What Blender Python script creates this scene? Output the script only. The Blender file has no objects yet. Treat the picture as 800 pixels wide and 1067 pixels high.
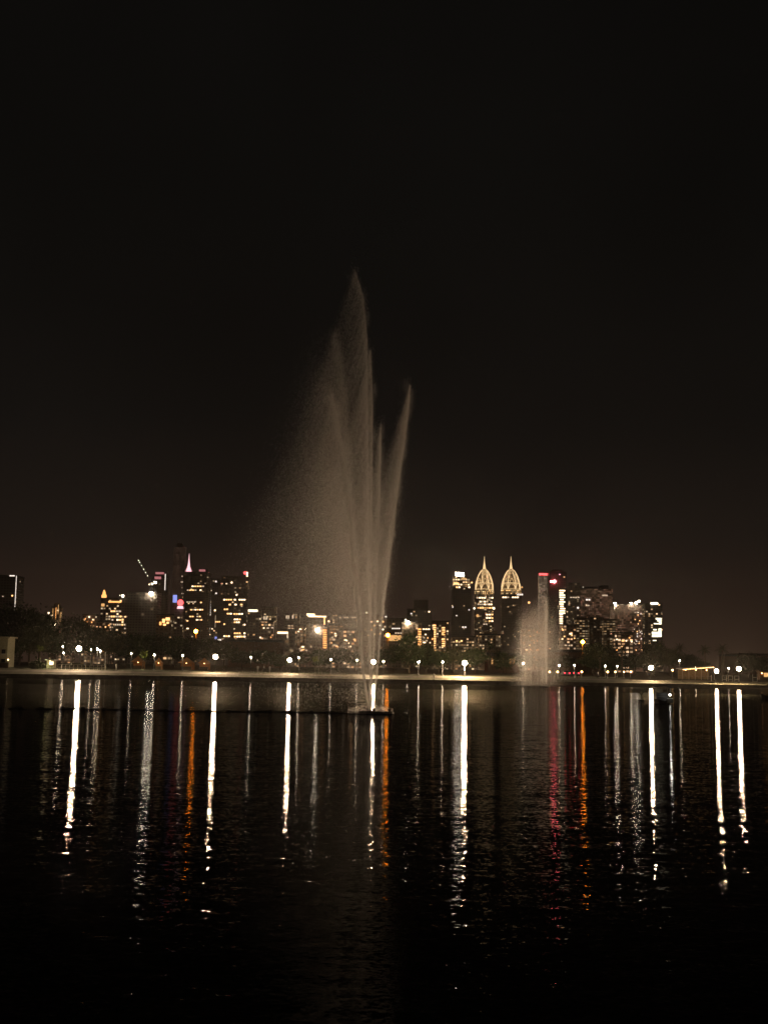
import bpy, bmesh, math, random
import numpy as np
from mathutils import Vector, Matrix

# ------------------------------------------------------------------ camera, sky, exposure
S = bpy.context.scene
COL = S.collection
R = random.Random(7)
NP = np.random.default_rng(11)
H = 3.8                      # eye height over the lake
FPX = 1300.0                 # focal length in photograph pixels (800 wide)
PITCH = math.atan(161.5 / FPX)
ROLL = math.radians(0.9)
F_ = Vector((0, math.cos(PITCH), math.sin(PITCH)))
R0 = Vector((1, 0, 0)); U0 = Vector((0, -math.sin(PITCH), math.cos(PITCH)))
U_ = math.cos(ROLL) * U0 - math.sin(ROLL) * R0
R_ = math.cos(ROLL) * R0 + math.sin(ROLL) * U0
cam = bpy.data.cameras.new('camera'); camo = bpy.data.objects.new('camera', cam); COL.objects.link(camo)
cam.sensor_fit = 'HORIZONTAL'; cam.sensor_width = 36; cam.lens = FPX / 800 * 36
cam.clip_start = 0.1; cam.clip_end = 12000
m = Matrix.Identity(4)
for i, v in enumerate((R_, U_, -F_)):
    for j in range(3): m[j][i] = v[j]
m[2][3] = H
camo.matrix_world = m
S.camera = camo
S.view_settings.view_transform = 'Standard'; S.view_settings.look = 'None'
S.view_settings.exposure = 0; S.view_settings.gamma = 1; S.view_settings.use_curve_mapping = False

S.render.engine = 'CYCLES'
cy = S.cycles
cy.use_denoising = True
cy.max_bounces = 8; cy.diffuse_bounces = 3; cy.glossy_bounces = 3; cy.transmission_bounces = 7; cy.volume_bounces = 0
cy.transparent_max_bounces = 6
cy.sample_clamp_indirect = 40; cy.sample_clamp_direct = 0
cy.use_light_tree = True
cy.caustics_reflective = True; cy.blur_glossy = 0.0

W = bpy.data.worlds.new('World'); S.world = W; W.use_nodes = True
nt = W.node_tree; nt.nodes.clear()
def nn(t, kind, **kw):
    n = t.nodes.new(kind)
    for k, v in kw.items(): setattr(n, k, v)
    return n
wo = nn(nt, 'ShaderNodeOutputWorld'); add = nn(nt, 'ShaderNodeAddShader')
sky = nn(nt, 'ShaderNodeTexSky', sky_type='NISHITA', sun_disc=False)
sky.sun_elevation = math.radians(-9); sky.sun_rotation = math.radians(250)
bg1 = nn(nt, 'ShaderNodeBackground'); bg1.inputs[1].default_value = 0.05
nt.links.new(sky.outputs[0], bg1.inputs[0])
tc = nn(nt, 'ShaderNodeTexCoord'); sx = nn(nt, 'ShaderNodeSeparateXYZ'); nt.links.new(tc.outputs['Generated'], sx.inputs[0])
ramp = nn(nt, 'ShaderNodeValToRGB')          # the city's glow on the night air, by elevation
nt.links.new(sx.outputs[2], ramp.inputs[0])
SKY = [(0.0, (0.028, 0.0150, 0.0096)), (0.04, (0.0200, 0.0114, 0.0078)), (0.10, (0.0098, 0.0070, 0.0054)), (0.19, (0.0052, 0.0043, 0.0036)), (0.36, (0.0038, 0.0034, 0.0029)), (0.60, (0.0033, 0.0030, 0.0027))]
el = ramp.color_ramp.elements
el[0].position, el[0].color = SKY[0][0], (*SKY[0][1], 1)
el[1].position, el[1].color = SKY[-1][0], (*SKY[-1][1], 1)
for p, c in SKY[1:-1]:
    e = el.new(p); e.color = (*c, 1)
bg2 = nn(nt, 'ShaderNodeBackground'); bg2.inputs[1].default_value = 1.0
nz = nn(nt, 'ShaderNodeTexNoise'); nz.inputs['Scale'].default_value = 3.2; nz.inputs['Detail'].default_value = 3; nt.links.new(tc.outputs['Generated'], nz.inputs['Vector'])
nm = nn(nt, 'ShaderNodeMath', operation='MULTIPLY_ADD'); nt.links.new(nz.outputs['Fac'], nm.inputs[0]); nm.inputs[1].default_value = 0.9; nm.inputs[2].default_value = 0.55
nt.links.new(nm.outputs[0], bg2.inputs[1])
nt.links.new(ramp.outputs[0], bg2.inputs[0])
nt.links.new(bg1.outputs[0], add.inputs[0]); nt.links.new(bg2.outputs[0], add.inputs[1]); nt.links.new(add.outputs[0], wo.inputs[0])

HAZE_DENSITY = 0.5e-4
LAMP_BIG, LAMP_SMALL, LAMP_SODIUM = 2350, 240, 170

# ------------------------------------------------------------------ geometry helpers
def at(px, py, Y):
    px, py, Y = float(px), float(py), float(Y)
    d = F_ + (px - 400) / FPX * R_ + (533.5 - py) / FPX * U_
    t = Y / d.y
    return Vector((d.x * t, Y, H + d.z * t))
def onz(px, Y, z):
    """the point at depth Y and height z that is seen in column px"""
    px, Y, z = float(px), float(Y), float(z)
    A = F_ + (px - 400) / FPX * R_
    k = (z - H) / Y
    v = (k * A.y - A.z) / (U_.z - k * U_.y)
    d = A + v * U_; t = Y / d.y
    return Vector((d.x * t, Y, z))
def shoreY(x):
    return 300 + 5 * math.sin(x * 0.021 + 0.6) + 1.6 * math.sin(x * 0.083) - 0.012 * max(0, x - 40) ** 1.2
def lerp(a, b, t): return a + (b - a) * t
def gz(x, y):
    """height of the dry ground"""
    d = min(y - shoreY(x), 10000)
    if abs(x) > 240: d = max(d, (abs(x) - 240) * 1.0)
    if y < 30: d = max(d, 7.2 - y)
    if d < 0: return -1.6
    if d < 8: return lerp(0.75, 1.9, d / 8)
    if d < 45: return lerp(1.9, 2.5, (d - 8) / 37)
    return 2.5

class MB:
    def __init__(s): s.v = []; s.f = []; s.m = []
    def add(s, vs, fs, mi=0):
        o = len(s.v); s.v += [tuple(v) for v in vs]; s.f += [tuple(i + o for i in f) for f in fs]; s.m += [mi] * len(fs); return s
    def box(s, x0, y0, z0, x1, y1, z1, mi=0):
        return s.add([(x0,y0,z0),(x1,y0,z0),(x1,y1,z0),(x0,y1,z0),(x0,y0,z1),(x1,y0,z1),(x1,y1,z1),(x0,y1,z1)],
                     [(0,3,2,1),(4,5,6,7),(0,1,5,4),(1,2,6,5),(2,3,7,6),(3,0,4,7)], mi)
    def tube(s, pts, rad, n=6, mi=0, cap=True):
        pts = [Vector(p) for p in pts]
        if not isinstance(rad, (list, tuple)): rad = [rad] * len(pts)
        rings = []; o = len(s.v)
        for i, p in enumerate(pts):
            t = (pts[min(i+1, len(pts)-1)] - pts[max(i-1, 0)]).normalized()
            a = Vector((0, 0, 1)) if abs(t.z) < 0.9 else Vector((1, 0, 0))
            u = t.cross(a).normalized(); w = t.cross(u)
            for k in range(n):
                an = 2 * math.pi * k / n
                s.v.append(tuple(p + rad[i] * (math.cos(an) * u + math.sin(an) * w)))
        for i in range(len(pts) - 1):
            for k in range(n):
                a, b = o + i*n + k, o + i*n + (k+1) % n
                s.f.append((a, b, b + n, a + n)); s.m.append(mi)
        if cap:
            s.f.append(tuple(o + k for k in reversed(range(n)))); s.m.append(mi)
            e = o + (len(pts)-1) * n
            s.f.append(tuple(e + k for k in range(n))); s.m.append(mi)
        return s
    def lathe(s, prof, n=12, c=(0,0,0), mi=0):
        o = len(s.v)
        for r, z in prof:
            for k in range(n):
                a = 2*math.pi*k/n
                s.v.append((c[0] + r*math.cos(a), c[1] + r*math.sin(a), c[2] + z))
        for i in range(len(prof)-1):
            for k in range(n):
                a, b = o+i*n+k, o+i*n+(k+1)%n
                s.f.append((a, b, b+n, a+n)); s.m.append(mi)
        s.f.append(tuple(o+k for k in reversed(range(n)))); s.m.append(mi)
        e = o+(len(prof)-1)*n
        s.f.append(tuple(e+k for k in range(n))); s.m.append(mi)
        return s
    def ball(s, c, r, mi=0, n=8, k=5, sz=1.0):
        prof = [(max(1e-3, r*math.sin(math.pi*i/k)), -r*sz*math.cos(math.pi*i/k)) for i in range(k+1)]
        return s.lathe(prof, n, c, mi)
    def build(s, name, mat, parent=None, smooth=False, loc=None):
        me = bpy.data.meshes.new(name); me.from_pydata(s.v, [], s.f)
        for mm in (mat if isinstance(mat, (list, tuple)) else [mat]): me.materials.append(mm)
        me.polygons.foreach_set('material_index', s.m)
        if smooth: me.polygons.foreach_set('use_smooth', [True]*len(s.f))
        me.update()
        o = bpy.data.objects.new(name, me); COL.objects.link(o)
        if parent is not None: o.parent = parent
        if loc is not None: o.location = loc
        return o
def tag(o, label=None, cat=None, group=None, kind=None):
    for k, v in (('label', label), ('category', cat), ('group', group), ('kind', kind)):
        if v: o[k] = v
    return o
def empty(name, loc, label, cat, group=None, rz=0):
    o = bpy.data.objects.new(name, None); COL.objects.link(o); o.location = loc; o.rotation_euler = (0, 0, rz)
    o.empty_display_size = 0.5
    return tag(o, label, cat, group)
def kids(o): return [c for c in bpy.data.objects if c.parent == o]
def copy_tree(o, ch=None):
    c = o.copy(); COL.objects.link(c)
    for k in kids(o):
        kc = copy_tree(k); kc.parent = c
    return c
def np_mesh(name, verts, nper, mat, parent=None):
    """one polygon of nper corners per nper vertices"""
    n = len(verts); me = bpy.data.meshes.new(name)
    me.vertices.add(n); me.vertices.foreach_set('co', verts.astype(np.float32).ravel())
    me.loops.add(n); me.loops.foreach_set('vertex_index', np.arange(n, dtype=np.int32))
    me.polygons.add(n//nper); me.polygons.foreach_set('loop_start', np.arange(0, n, nper, dtype=np.int32))
    me.materials.append(mat); me.update(calc_edges=True)
    o = bpy.data.objects.new(name, me); COL.objects.link(o)
    if parent is not None: o.parent = parent
    return o

# ------------------------------------------------------------------ materials
def mat(name, col, rough=0.7, var=0.25, scale=3.0, metal=0.0, spec=0.3):
    ma = bpy.data.materials.new(name); ma.use_nodes = True; t = ma.node_tree; b = t.nodes['Principled BSDF']
    b.inputs['Roughness'].default_value = rough; b.inputs['Metallic'].default_value = metal; b.inputs['Specular IOR Level'].default_value = spec
    c = nn(t, 'ShaderNodeTexCoord'); no = nn(t, 'ShaderNodeTexNoise'); no.inputs['Scale'].default_value = scale; no.inputs['Detail'].default_value = 4
    t.links.new(c.outputs['Object'], no.inputs['Vector'])
    r = nn(t, 'ShaderNodeValToRGB'); t.links.new(no.outputs['Fac'], r.inputs[0])
    r.color_ramp.elements[0].position = 0.3; r.color_ramp.elements[1].position = 0.7
    r.color_ramp.elements[0].color = (*[x*(1-var) for x in col], 1); r.color_ramp.elements[1].color = (*[min(1, x*(1+var)) for x in col], 1)
    t.links.new(r.outputs[0], b.inputs['Base Color'])
    return ma
def glow(name, col, strength, sample=False):
    ma = bpy.data.materials.new(name); ma.use_nodes = True; t = ma.node_tree; t.nodes.clear()
    e = nn(t, 'ShaderNodeEmission'); e.inputs[0].default_value = (*col, 1); e.inputs[1].default_value = strength
    o = nn(t, 'ShaderNodeOutputMaterial'); t.links.new(e.outputs[0], o.inputs[0])
    ma.cycles.emission_sampling = 'FRONT' if sample else 'NONE'
    return ma
def facade(name, col, frac, strength, cw=4.0, ch=3.6, warm=(1.0, 0.54, 0.22), cool=(1.0, 0.76, 0.46), seed=0.0, wash=0.0, washcol=(1.0, 0.45, 0.2), fw=(0.16, 0.84), fh=(0.25, 0.78)):
    """wall with a grid of windows, some of them lit"""
    strength *= 0.62
    ma = bpy.data.materials.new(name); ma.use_nodes = True; t = ma.node_tree; b = t.nodes['Principled BSDF']; L = t.links.new
    def M(op, a, c=None):
        n = nn(t, 'ShaderNodeMath', operation=op)
        for i, v in enumerate((a, c)):
            if v is None: continue
            if isinstance(v, (int, float)): n.inputs[i].default_value = v
            else: L(v, n.inputs[i])
        return n.outputs[0]
    c = nn(t, 'ShaderNodeTexCoord'); s = nn(t, 'ShaderNodeSeparateXYZ'); L(c.outputs['Object'], s.inputs[0])
    h = M('ADD', M('ADD', s.outputs[0], s.outputs[1]), 1000.0 + seed*13.7)
    u = M('DIVIDE', h, cw); v = M('DIVIDE', M('ADD', s.outputs[2], 500.0), ch)
    fu, fv = M('FRACT', u), M('FRACT', v); iu, iv = M('FLOOR', u), M('FLOOR', v)
    inw = M('MULTIPLY', M('MULTIPLY', M('GREATER_THAN', fu, fw[0]), M('LESS_THAN', fu, fw[1])), M('MULTIPLY', M('GREATER_THAN', fv, fh[0]), M('LESS_THAN', fv, fh[1])))
    cb = nn(t, 'ShaderNodeCombineXYZ'); L(iu, cb.inputs[0]); L(iv, cb.inputs[1]); cb.inputs[2].default_value = seed
    w = nn(t, 'ShaderNodeTexWhiteNoise', noise_dimensions='3D'); L(cb.outputs[0], w.inputs[0])
    # whole groups of floors are dark, others busy
    cb2 = nn(t, 'ShaderNodeCombineXYZ'); L(M('MULTIPLY', iu, 0.22), cb2.inputs[0]); L(M('MULTIPLY', iv, 0.35), cb2.inputs[1]); cb2.inputs[2].default_value = seed*1.7
    no = nn(t, 'ShaderNodeTexNoise'); no.inputs['Scale'].default_value = 1.0; L(cb2.outputs[0], no.inputs['Vector'])
    thr = M('SUBTRACT', 1.0, M('MULTIPLY', M('MULTIPLY', no.outputs['Fac'], 2.0), frac))
    lit = M('MULTIPLY', M('GREATER_THAN', w.outputs['Value'], thr), inw)
    ws = nn(t, 'ShaderNodeSeparateXYZ'); L(w.outputs['Color'], ws.inputs[0])
    br = M('POWER', ws.outputs[1], 2.2)
    mixc = nn(t, 'ShaderNodeMix', data_type='RGBA'); L(ws.outputs[2], mixc.inputs[0]); mixc.inputs[6].default_value = (*warm, 1); mixc.inputs[7].default_value = (*cool, 1)
    em = M('ADD', M('MULTIPLY', M('MULTIPLY', lit, M('ADD', br, 0.12)), strength), M('MULTIPLY', M('MULTIPLY', inw, M('POWER', ws.outputs[0], 3.0)), 0.16 if frac > 0.5 else (0.06 if frac > 0.03 else 0.02)))  # every window also glows faintly, standing in for street light on the wall
    # base colour: window glass darker than the wall
    mb = nn(t, 'ShaderNodeMix', data_type='RGBA'); L(inw, mb.inputs[0]); mb.inputs[6].default_value = (*col, 1); mb.inputs[7].default_value = (col[0]*.6, col[1]*.6, col[2]*.6, 1)
    L(mb.outputs[2], b.inputs['Base Color'])
    ro = M('SUBTRACT', 0.8, M('MULTIPLY', inw, 0.6)); L(ro, b.inputs['Roughness'])
    L(mixc.outputs[2], b.inputs['Emission Color']); L(em, b.inputs['Emission Strength'])
    ma.cycles.emission_sampling = 'NONE'
    return ma

M_ = {}
M_['pole'] = mat('painted_steel', (0.11, 0.105, 0.10), 0.6)
M_['darkmetal'] = mat('dark_metal', (0.03, 0.03, 0.032), 0.45)
M_['white'] = mat('white_paint', (0.75, 0.73, 0.68), 0.6, 0.08)
M_['concrete'] = mat('concrete', (0.32, 0.30, 0.27), 0.85)
M_['roof'] = mat('roof_concrete', (0.12, 0.11, 0.10), 0.9)
M_['bark'] = mat('bark', (0.10, 0.075, 0.05), 0.95, 0.4, 6)
M_['leaf'] = mat('leaves', (0.045, 0.062, 0.022), 0.6, 0.5, 0.6)
M_['leaf2'] = mat('olive_leaves', (0.060, 0.066, 0.028), 0.6, 0.5, 0.6)
M_['frond'] = mat('palm_fronds', (0.05, 0.06, 0.025), 0.6, 0.4, 0.7)
M_['bush'] = mat('bright_leaves', (0.14, 0.17, 0.03), 0.6, 0.35, 2)
M_['black'] = mat('black_rubber', (0.012, 0.012, 0.012), 0.7, 0.3, 2)
M_['tent'] = mat('orange_canvas', (0.34, 0.16, 0.06), 0.9, 0.15)
M_['brick'] = mat('brown_render', (0.20, 0.13, 0.09), 0.9)
M_['beige'] = mat('beige_render', (0.45, 0.38, 0.27), 0.9)
M_['glass'] = mat('dark_glass', (0.015, 0.015, 0.018), 0.1, 0.1)
M_['carred'] = mat('car_paint_dark', (0.05, 0.05, 0.055), 0.3)
M_['skin'] = mat('skin', (0.40, 0.25, 0.17), 0.6, 0.1)
M_['shirt_white'] = mat('white_cloth', (0.70, 0.68, 0.64), 0.9, 0.08)
M_['shirt_blue'] = mat('blue_cloth', (0.06, 0.09, 0.18), 0.9)
M_['trousers'] = mat('dark_cloth', (0.03, 0.03, 0.035), 0.9)
M_['hair'] = mat('dark_hair', (0.015, 0.012, 0.01), 0.6)
G = {}
G['big'] = glow('lamp_white', (1.0, 0.70, 0.43), LAMP_BIG, True)
G['small'] = glow('lamp_small', (1.0, 0.78, 0.52), LAMP_SMALL, True)
G['sodium'] = glow('lamp_sodium', (1.0, 0.24, 0.010), LAMP_SODIUM, True)
G['warm'] = glow('window_warm', (1.0, 0.52, 0.19), 2.25)
G['white'] = glow('window_white', (1.0, 0.72, 0.43), 3.00)
G['cream'] = glow('sign_cream', (1.0, 0.90, 0.62), 2.2)
G['whitehot'] = glow('floodlight_white', (1.0, 0.85, 0.62), 13.20)
G['strip'] = glow('strip_pale', (1.0, 0.86, 0.74), 1.32)
G['dim'] = glow('strip_dim', (1.0, 0.75, 0.5), 0.72)
G['gold'] = glow('crown_gold', (1.0, 0.66, 0.32), 1.25)
G['floodhot'] = glow('floodlight_hot', (1.0, 0.86, 0.64), 300.0)
G['signhot'] = glow('sign_hot', (1.0, 0.86, 0.66), 85.0)
G['golddim'] = glow('crown_gold_dim', (1.0, 0.52, 0.18), 0.90)
G['red'] = glow('beacon_red', (1.0, 0.08, 0.08), 3.50)
G['redhot'] = glow('beacon_hot', (1.0, 0.13, 0.15), 200.0)
G['pink'] = glow('spire_pink', (1.0, 0.55, 0.60), 1.70)
G['pinkdim'] = glow('spire_pink_dim', (1.0, 0.35, 0.35), 0.48)
G['blue'] = glow('screen_blue', (0.35, 0.40, 1.0), 0.96)
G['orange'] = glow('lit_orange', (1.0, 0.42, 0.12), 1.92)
G['amber'] = glow('amber_bulb', (1.0, 0.52, 0.18), 16.0, False)
G['tail'] = glow('tail_light', (1.0, 0.03, 0.05), 9.0)
G['tentlamp'] = glow('tent_bulb', (1.0, 0.48, 0.17), 20.0, True)
G['bushlamp'] = glow('spot_bulb', (0.95, 1.0, 0.50), 420.0, True)

# ------------------------------------------------------------------ ground, water, haze
def ground():
    xs = sorted(set([-2500, -1800, -1200, -800, -500, -380, -300, -262, -250, -240, -239.9] + [x for x in range(-236, 237, 4)] + [239.9, 240, 250, 262, 300, 380, 500, 800, 1200, 1800, 2500]))
    rows = [-40, -10, 0, 3, 7.1, 7.3, 9, 14, 40, 90, 150, 200, 240, 270, 285]
    ds = [-0.02, 0.0, 1, 2, 3.5, 5, 6.5, 8, 10, 13, 17, 22, 30, 45]
    back = [380, 420, 500, 700, 1000, 1500, 2200, 3000, 4050]
    V = []; nx = len(xs)
    for y in rows:
        for x in xs: V.append((x, y, gz(x, y)))
    for d in ds:
        for x in xs:
            y = shoreY(max(-240, min(240, x))) + d
            z = -1.6 if d < 0 and abs(x) < 240 else gz(x, y)
            if d == 0.0 and abs(x) < 240: z = 0.75
            V.append((x, y, z))
    for y in back:
        for x in xs: V.append((x, y, 2.5))
    nr = len(rows) + len(ds) + len(back)
    Fc = [(j*nx+i, j*nx+i+1, (j+1)*nx+i+1, (j+1)*nx+i) for j in range(nr-1) for i in range(nx-1)]
    g = mat('grass_ground', (0.055, 0.052, 0.026), 0.95, 0.45, 0.35)
    mb = MB(); mb.v = V; mb.f = Fc; mb.m = [0]*len(Fc)
    o = mb.build('ground', g, smooth=False); tag(o, 'dark grassy ground sloping down to the lake', 'ground', kind='structure')
    # promenade path along the far shore, a pale sheet just over the ground
    mb = MB(); pts = []
    X = [x for x in range(-232, 233, 4)]
    for x in X:
        for d in (4.2, 6.6):
            y = shoreY(x) + d; pts.append((x, y, gz(x, y) + 0.02))
    mb.add(pts, [(2*i, 2*i+2, 2*i+3, 2*i+1) for i in range(len(X)-1)])
    p = mb.build('path', mat('pale_paving', (0.12, 0.106, 0.08), 0.85, 0.5, 0.16)); tag(p, 'pale promenade path along the far bank', 'path', kind='structure')
    mb = MB()                                     # stone lake edge, in front of the bank
    for x in X[:-1]:
        a, b = shoreY(x), shoreY(x+4)
        mb.add([(x, a-0.25, -1.5), (x+4, b-0.25, -1.5), (x+4, b-0.25, 0.86), (x, a-0.25, 0.86), (x, a+0.15, 0.86), (x+4, b+0.15, 0.86)], [(0,1,2,3), (3,2,5,4)])
    k = mb.build('lake_edge', mat('edge_stone', (0.22, 0.20, 0.16), 0.9, 0.3, 1.0)); tag(k, 'low stone lake edge along the far bank', 'lake edge', kind='structure')
ground()

def water():
    ma = bpy.data.materials.new('lake_water'); ma.use_nodes = True; t = ma.node_tree; b = t.nodes['Principled BSDF']; L = t.links.new
    b.inputs['Base Color'].default_value = (0.010, 0.009, 0.007, 1); b.inputs['Roughness'].default_value = 0.02; b.inputs['IOR'].default_value = 1.33
    c = nn(t, 'ShaderNodeTexCoord'); acc = None
    # ripples: two independent slope fields, several sizes, crests longer than they are deep
    for sc, st, amp in ((15.0, (0.7, 1.0, 1.0), 0.165), (4.2, (0.5, 1.0, 1.0), 0.085), (0.8, (0.4, 1.0, 1.0), 0.022)):
        mp = nn(t, 'ShaderNodeMapping'); mp.inputs['Scale'].default_value = [sc*k for k in st]; mp.inputs['Rotation'].default_value = (0, 0, 0.12*sc)
        L(c.outputs['Object'], mp.inputs[0])
        no = nn(t, 'ShaderNodeTexNoise', noise_dimensions='3D'); no.inputs['Scale'].default_value = 1.0; no.inputs['Detail'].default_value = 2.0; no.inputs['Roughness'].default_value = 0.55
        L(mp.outputs[0], no.inputs['Vector'])
        sb = nn(t, 'ShaderNodeVectorMath', operation='SUBTRACT'); L(no.outputs['Color'], sb.inputs[0]); sb.inputs[1].default_value = (0.5, 0.5, 0.5)
        mu = nn(t, 'ShaderNodeVectorMath', operation='MULTIPLY'); L(sb.outputs[0], mu.inputs[0]); mu.inputs[1].default_value = (amp*0.5, amp*1.8, 0)
        if acc is None: acc = mu
        else:
            ad = nn(t, 'ShaderNodeVectorMath', operation='ADD'); L(acc.outputs[0], ad.inputs[0]); L(mu.outputs[0], ad.inputs[1]); acc = ad
    ad = nn(t, 'ShaderNodeVectorMath', operation='ADD'); L(acc.outputs[0], ad.inputs[0]); ad.inputs[1].default_value = (0, 0, 1)
    no = nn(t, 'ShaderNodeVectorMath', operation='NORMALIZE'); L(ad.outputs[0], no.inputs[0]); L(no.outputs[0], b.inputs['Normal'])
    # unresolved wavelets shade each other: the lake mirrors less than a flat sheet would
    gl = nn(t, 'ShaderNodeBsdfGlossy'); gl.inputs['Roughness'].default_value = 0.02; gl.inputs['Color'].default_value = (1, 1, 1, 1); L(no.outputs[0], gl.inputs['Normal'])
    df = nn(t, 'ShaderNodeBsdfDiffuse'); df.inputs['Color'].default_value = (0.010, 0.009, 0.007, 1)
    fr = nn(t, 'ShaderNodeFresnel'); fr.inputs['IOR'].default_value = 1.33; L(no.outputs[0], fr.inputs['Normal'])
    mu = nn(t, 'ShaderNodeMath', operation='MULTIPLY'); L(fr.outputs[0], mu.inputs[0]); mu.inputs[1].default_value = 0.22
    mx = nn(t, 'ShaderNodeMixShader'); L(mu.outputs[0], mx.inputs[0]); L(df.outputs[0], mx.inputs[1]); L(gl.outputs[0], mx.inputs[2])
    t.nodes.remove(b); L(mx.outputs[0], t.nodes['Material Output'].inputs['Surface'])
    mb = MB(); mb.add([(-262, 4, 0), (262, 4, 0), (262, 309, 0), (-262, 309, 0)], [(0,1,2,3)])
    o = mb.build('water', ma); tag(o, 'dark rippled lake water holding the long light reflections', 'lake', kind='structure')
water()

hz = bpy.data.materials.new('haze_air'); hz.use_nodes = True; t = hz.node_tree; t.nodes.clear()
pv = nn(t, 'ShaderNodeVolumePrincipled'); pv.inputs['Color'].default_value = (0.95, 0.90, 0.84, 1); pv.inputs['Density'].default_value = HAZE_DENSITY; pv.inputs['Anisotropy'].default_value = 0.8
t.links.new(pv.outputs[0], nn(t, 'ShaderNodeOutputMaterial').inputs['Volume'])
mb = MB().box(-2600, -60, -2.8, 2600, 4150, 300)
tag(mb.build('haze', hz), 'thin night haze over lake and city', 'haze', kind='stuff')

# ------------------------------------------------------------------ buildings
NB = [0]
class Tower:
    """a building whose front is seen between columns px0 and px1, its roof at row ytop"""
    def __init__(s, name, label, cat, px0, px1, ytop, Y, wallmat, depth=None, group=None, roof=True, ybase=None):
        pm = (px0 + px1) / 2; top = at(pm, ytop, Y)
        s.Y = Y; s.x0 = at(px0, ytop, Y).x; s.x1 = at(px1, ytop, Y).x; s.zt = top.z; s.zb = 2.5
        s.cx = (s.x0 + s.x1) / 2; s.w = s.x1 - s.x0; s.d = depth or max(12, min(45, s.w*0.8))
        s.px0, s.px1, s.ytop = px0, px1, ytop
        s.root = empty(name, (s.cx, Y, s.zb), label, cat, group)
        s.part('wall', MB().box(-s.w/2, 0, 0, s.w/2, s.d, s.zt - s.zb), wallmat)
        if roof:
            e = 0.3 if s.w > 10 else 0.1
            s.part('roof', MB().box(-s.w/2 - e, -e, s.zt - s.zb + 0.01, s.w/2 + e, s.d + e, s.zt - s.zb + 1.2), M_['roof'])
    def part(s, name, mb, ma, smooth=False, parent=None):
        return mb.build(name, ma, parent or s.root, smooth)
    def loc(s, px, py, off=0.0):
        p = at(px, py, s.Y - off); return Vector((p.x - s.cx, p.y - s.Y, p.z - s.zb))
    def rect(s, name, px0, py0, px1, py1, ma, off=0.4, th=0.39):
        a, b = s.loc(px0, py1), s.loc(px1, py0)
        z0 = (s.loc((px0+px1)/2, py1)).z; z1 = (s.loc((px0+px1)/2, py0)).z
        return s.part(name, MB().box(a.x, -off, z0, b.x, -off + th, z1), ma)
    def row(s, px0, px1, py, hpx, n, ma, keep=0.7, gap=0.25, name='window'):
        st = (px1 - px0) / n
        for k in range(n):
            if R.random() > keep: continue
            mm = ma if not isinstance(ma, list) else R.choice(ma)
            s.rect(name, px0 + st*(k + gap/2), py - hpx/2, px0 + st*(k + 1 - gap/2), py + hpx/2, mm)
    def block(s, px0, px1, ytop, wallmat, dy=2.0, dd=None):
        """a higher setback block standing on the roof"""
        a, b = s.loc(px0, ytop), s.loc(px1, ytop)
        z0 = s.zt - s.zb + 1.22; z1 = s.loc((px0+px1)/2, ytop).z
        return s.part('penthouse', MB().box(a.x, dy, z0, b.x, dy + (dd or s.d*0.6), z1), wallmat)
    def spot(s, px, py, rpx, ma, name='roof_floodlight'):
        p = s.loc(px, py, 1.2); r = rpx / FPX * s.Y
        o = s.part(name, MB().ball((p.x, p.y, p.z), r, 0, 8, 6), ma, True)
        base = s.zt - s.zb + 1.2
        if p.z - r > base + 0.3:
            st = MB().tube([(p.x, 1.5, base - 0.05), (p.x, 1.0, p.z - r)], 0.25, 5).build('bracket', M_['darkmetal'], o)
        return o

fm = lambda *a, **k: facade('facade_%d' % NB.__setitem__(0, NB[0]+1) if False else 'lit_facade', *a, **k)
FAR, MID, NEAR = 2700, 1700, 900

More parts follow.
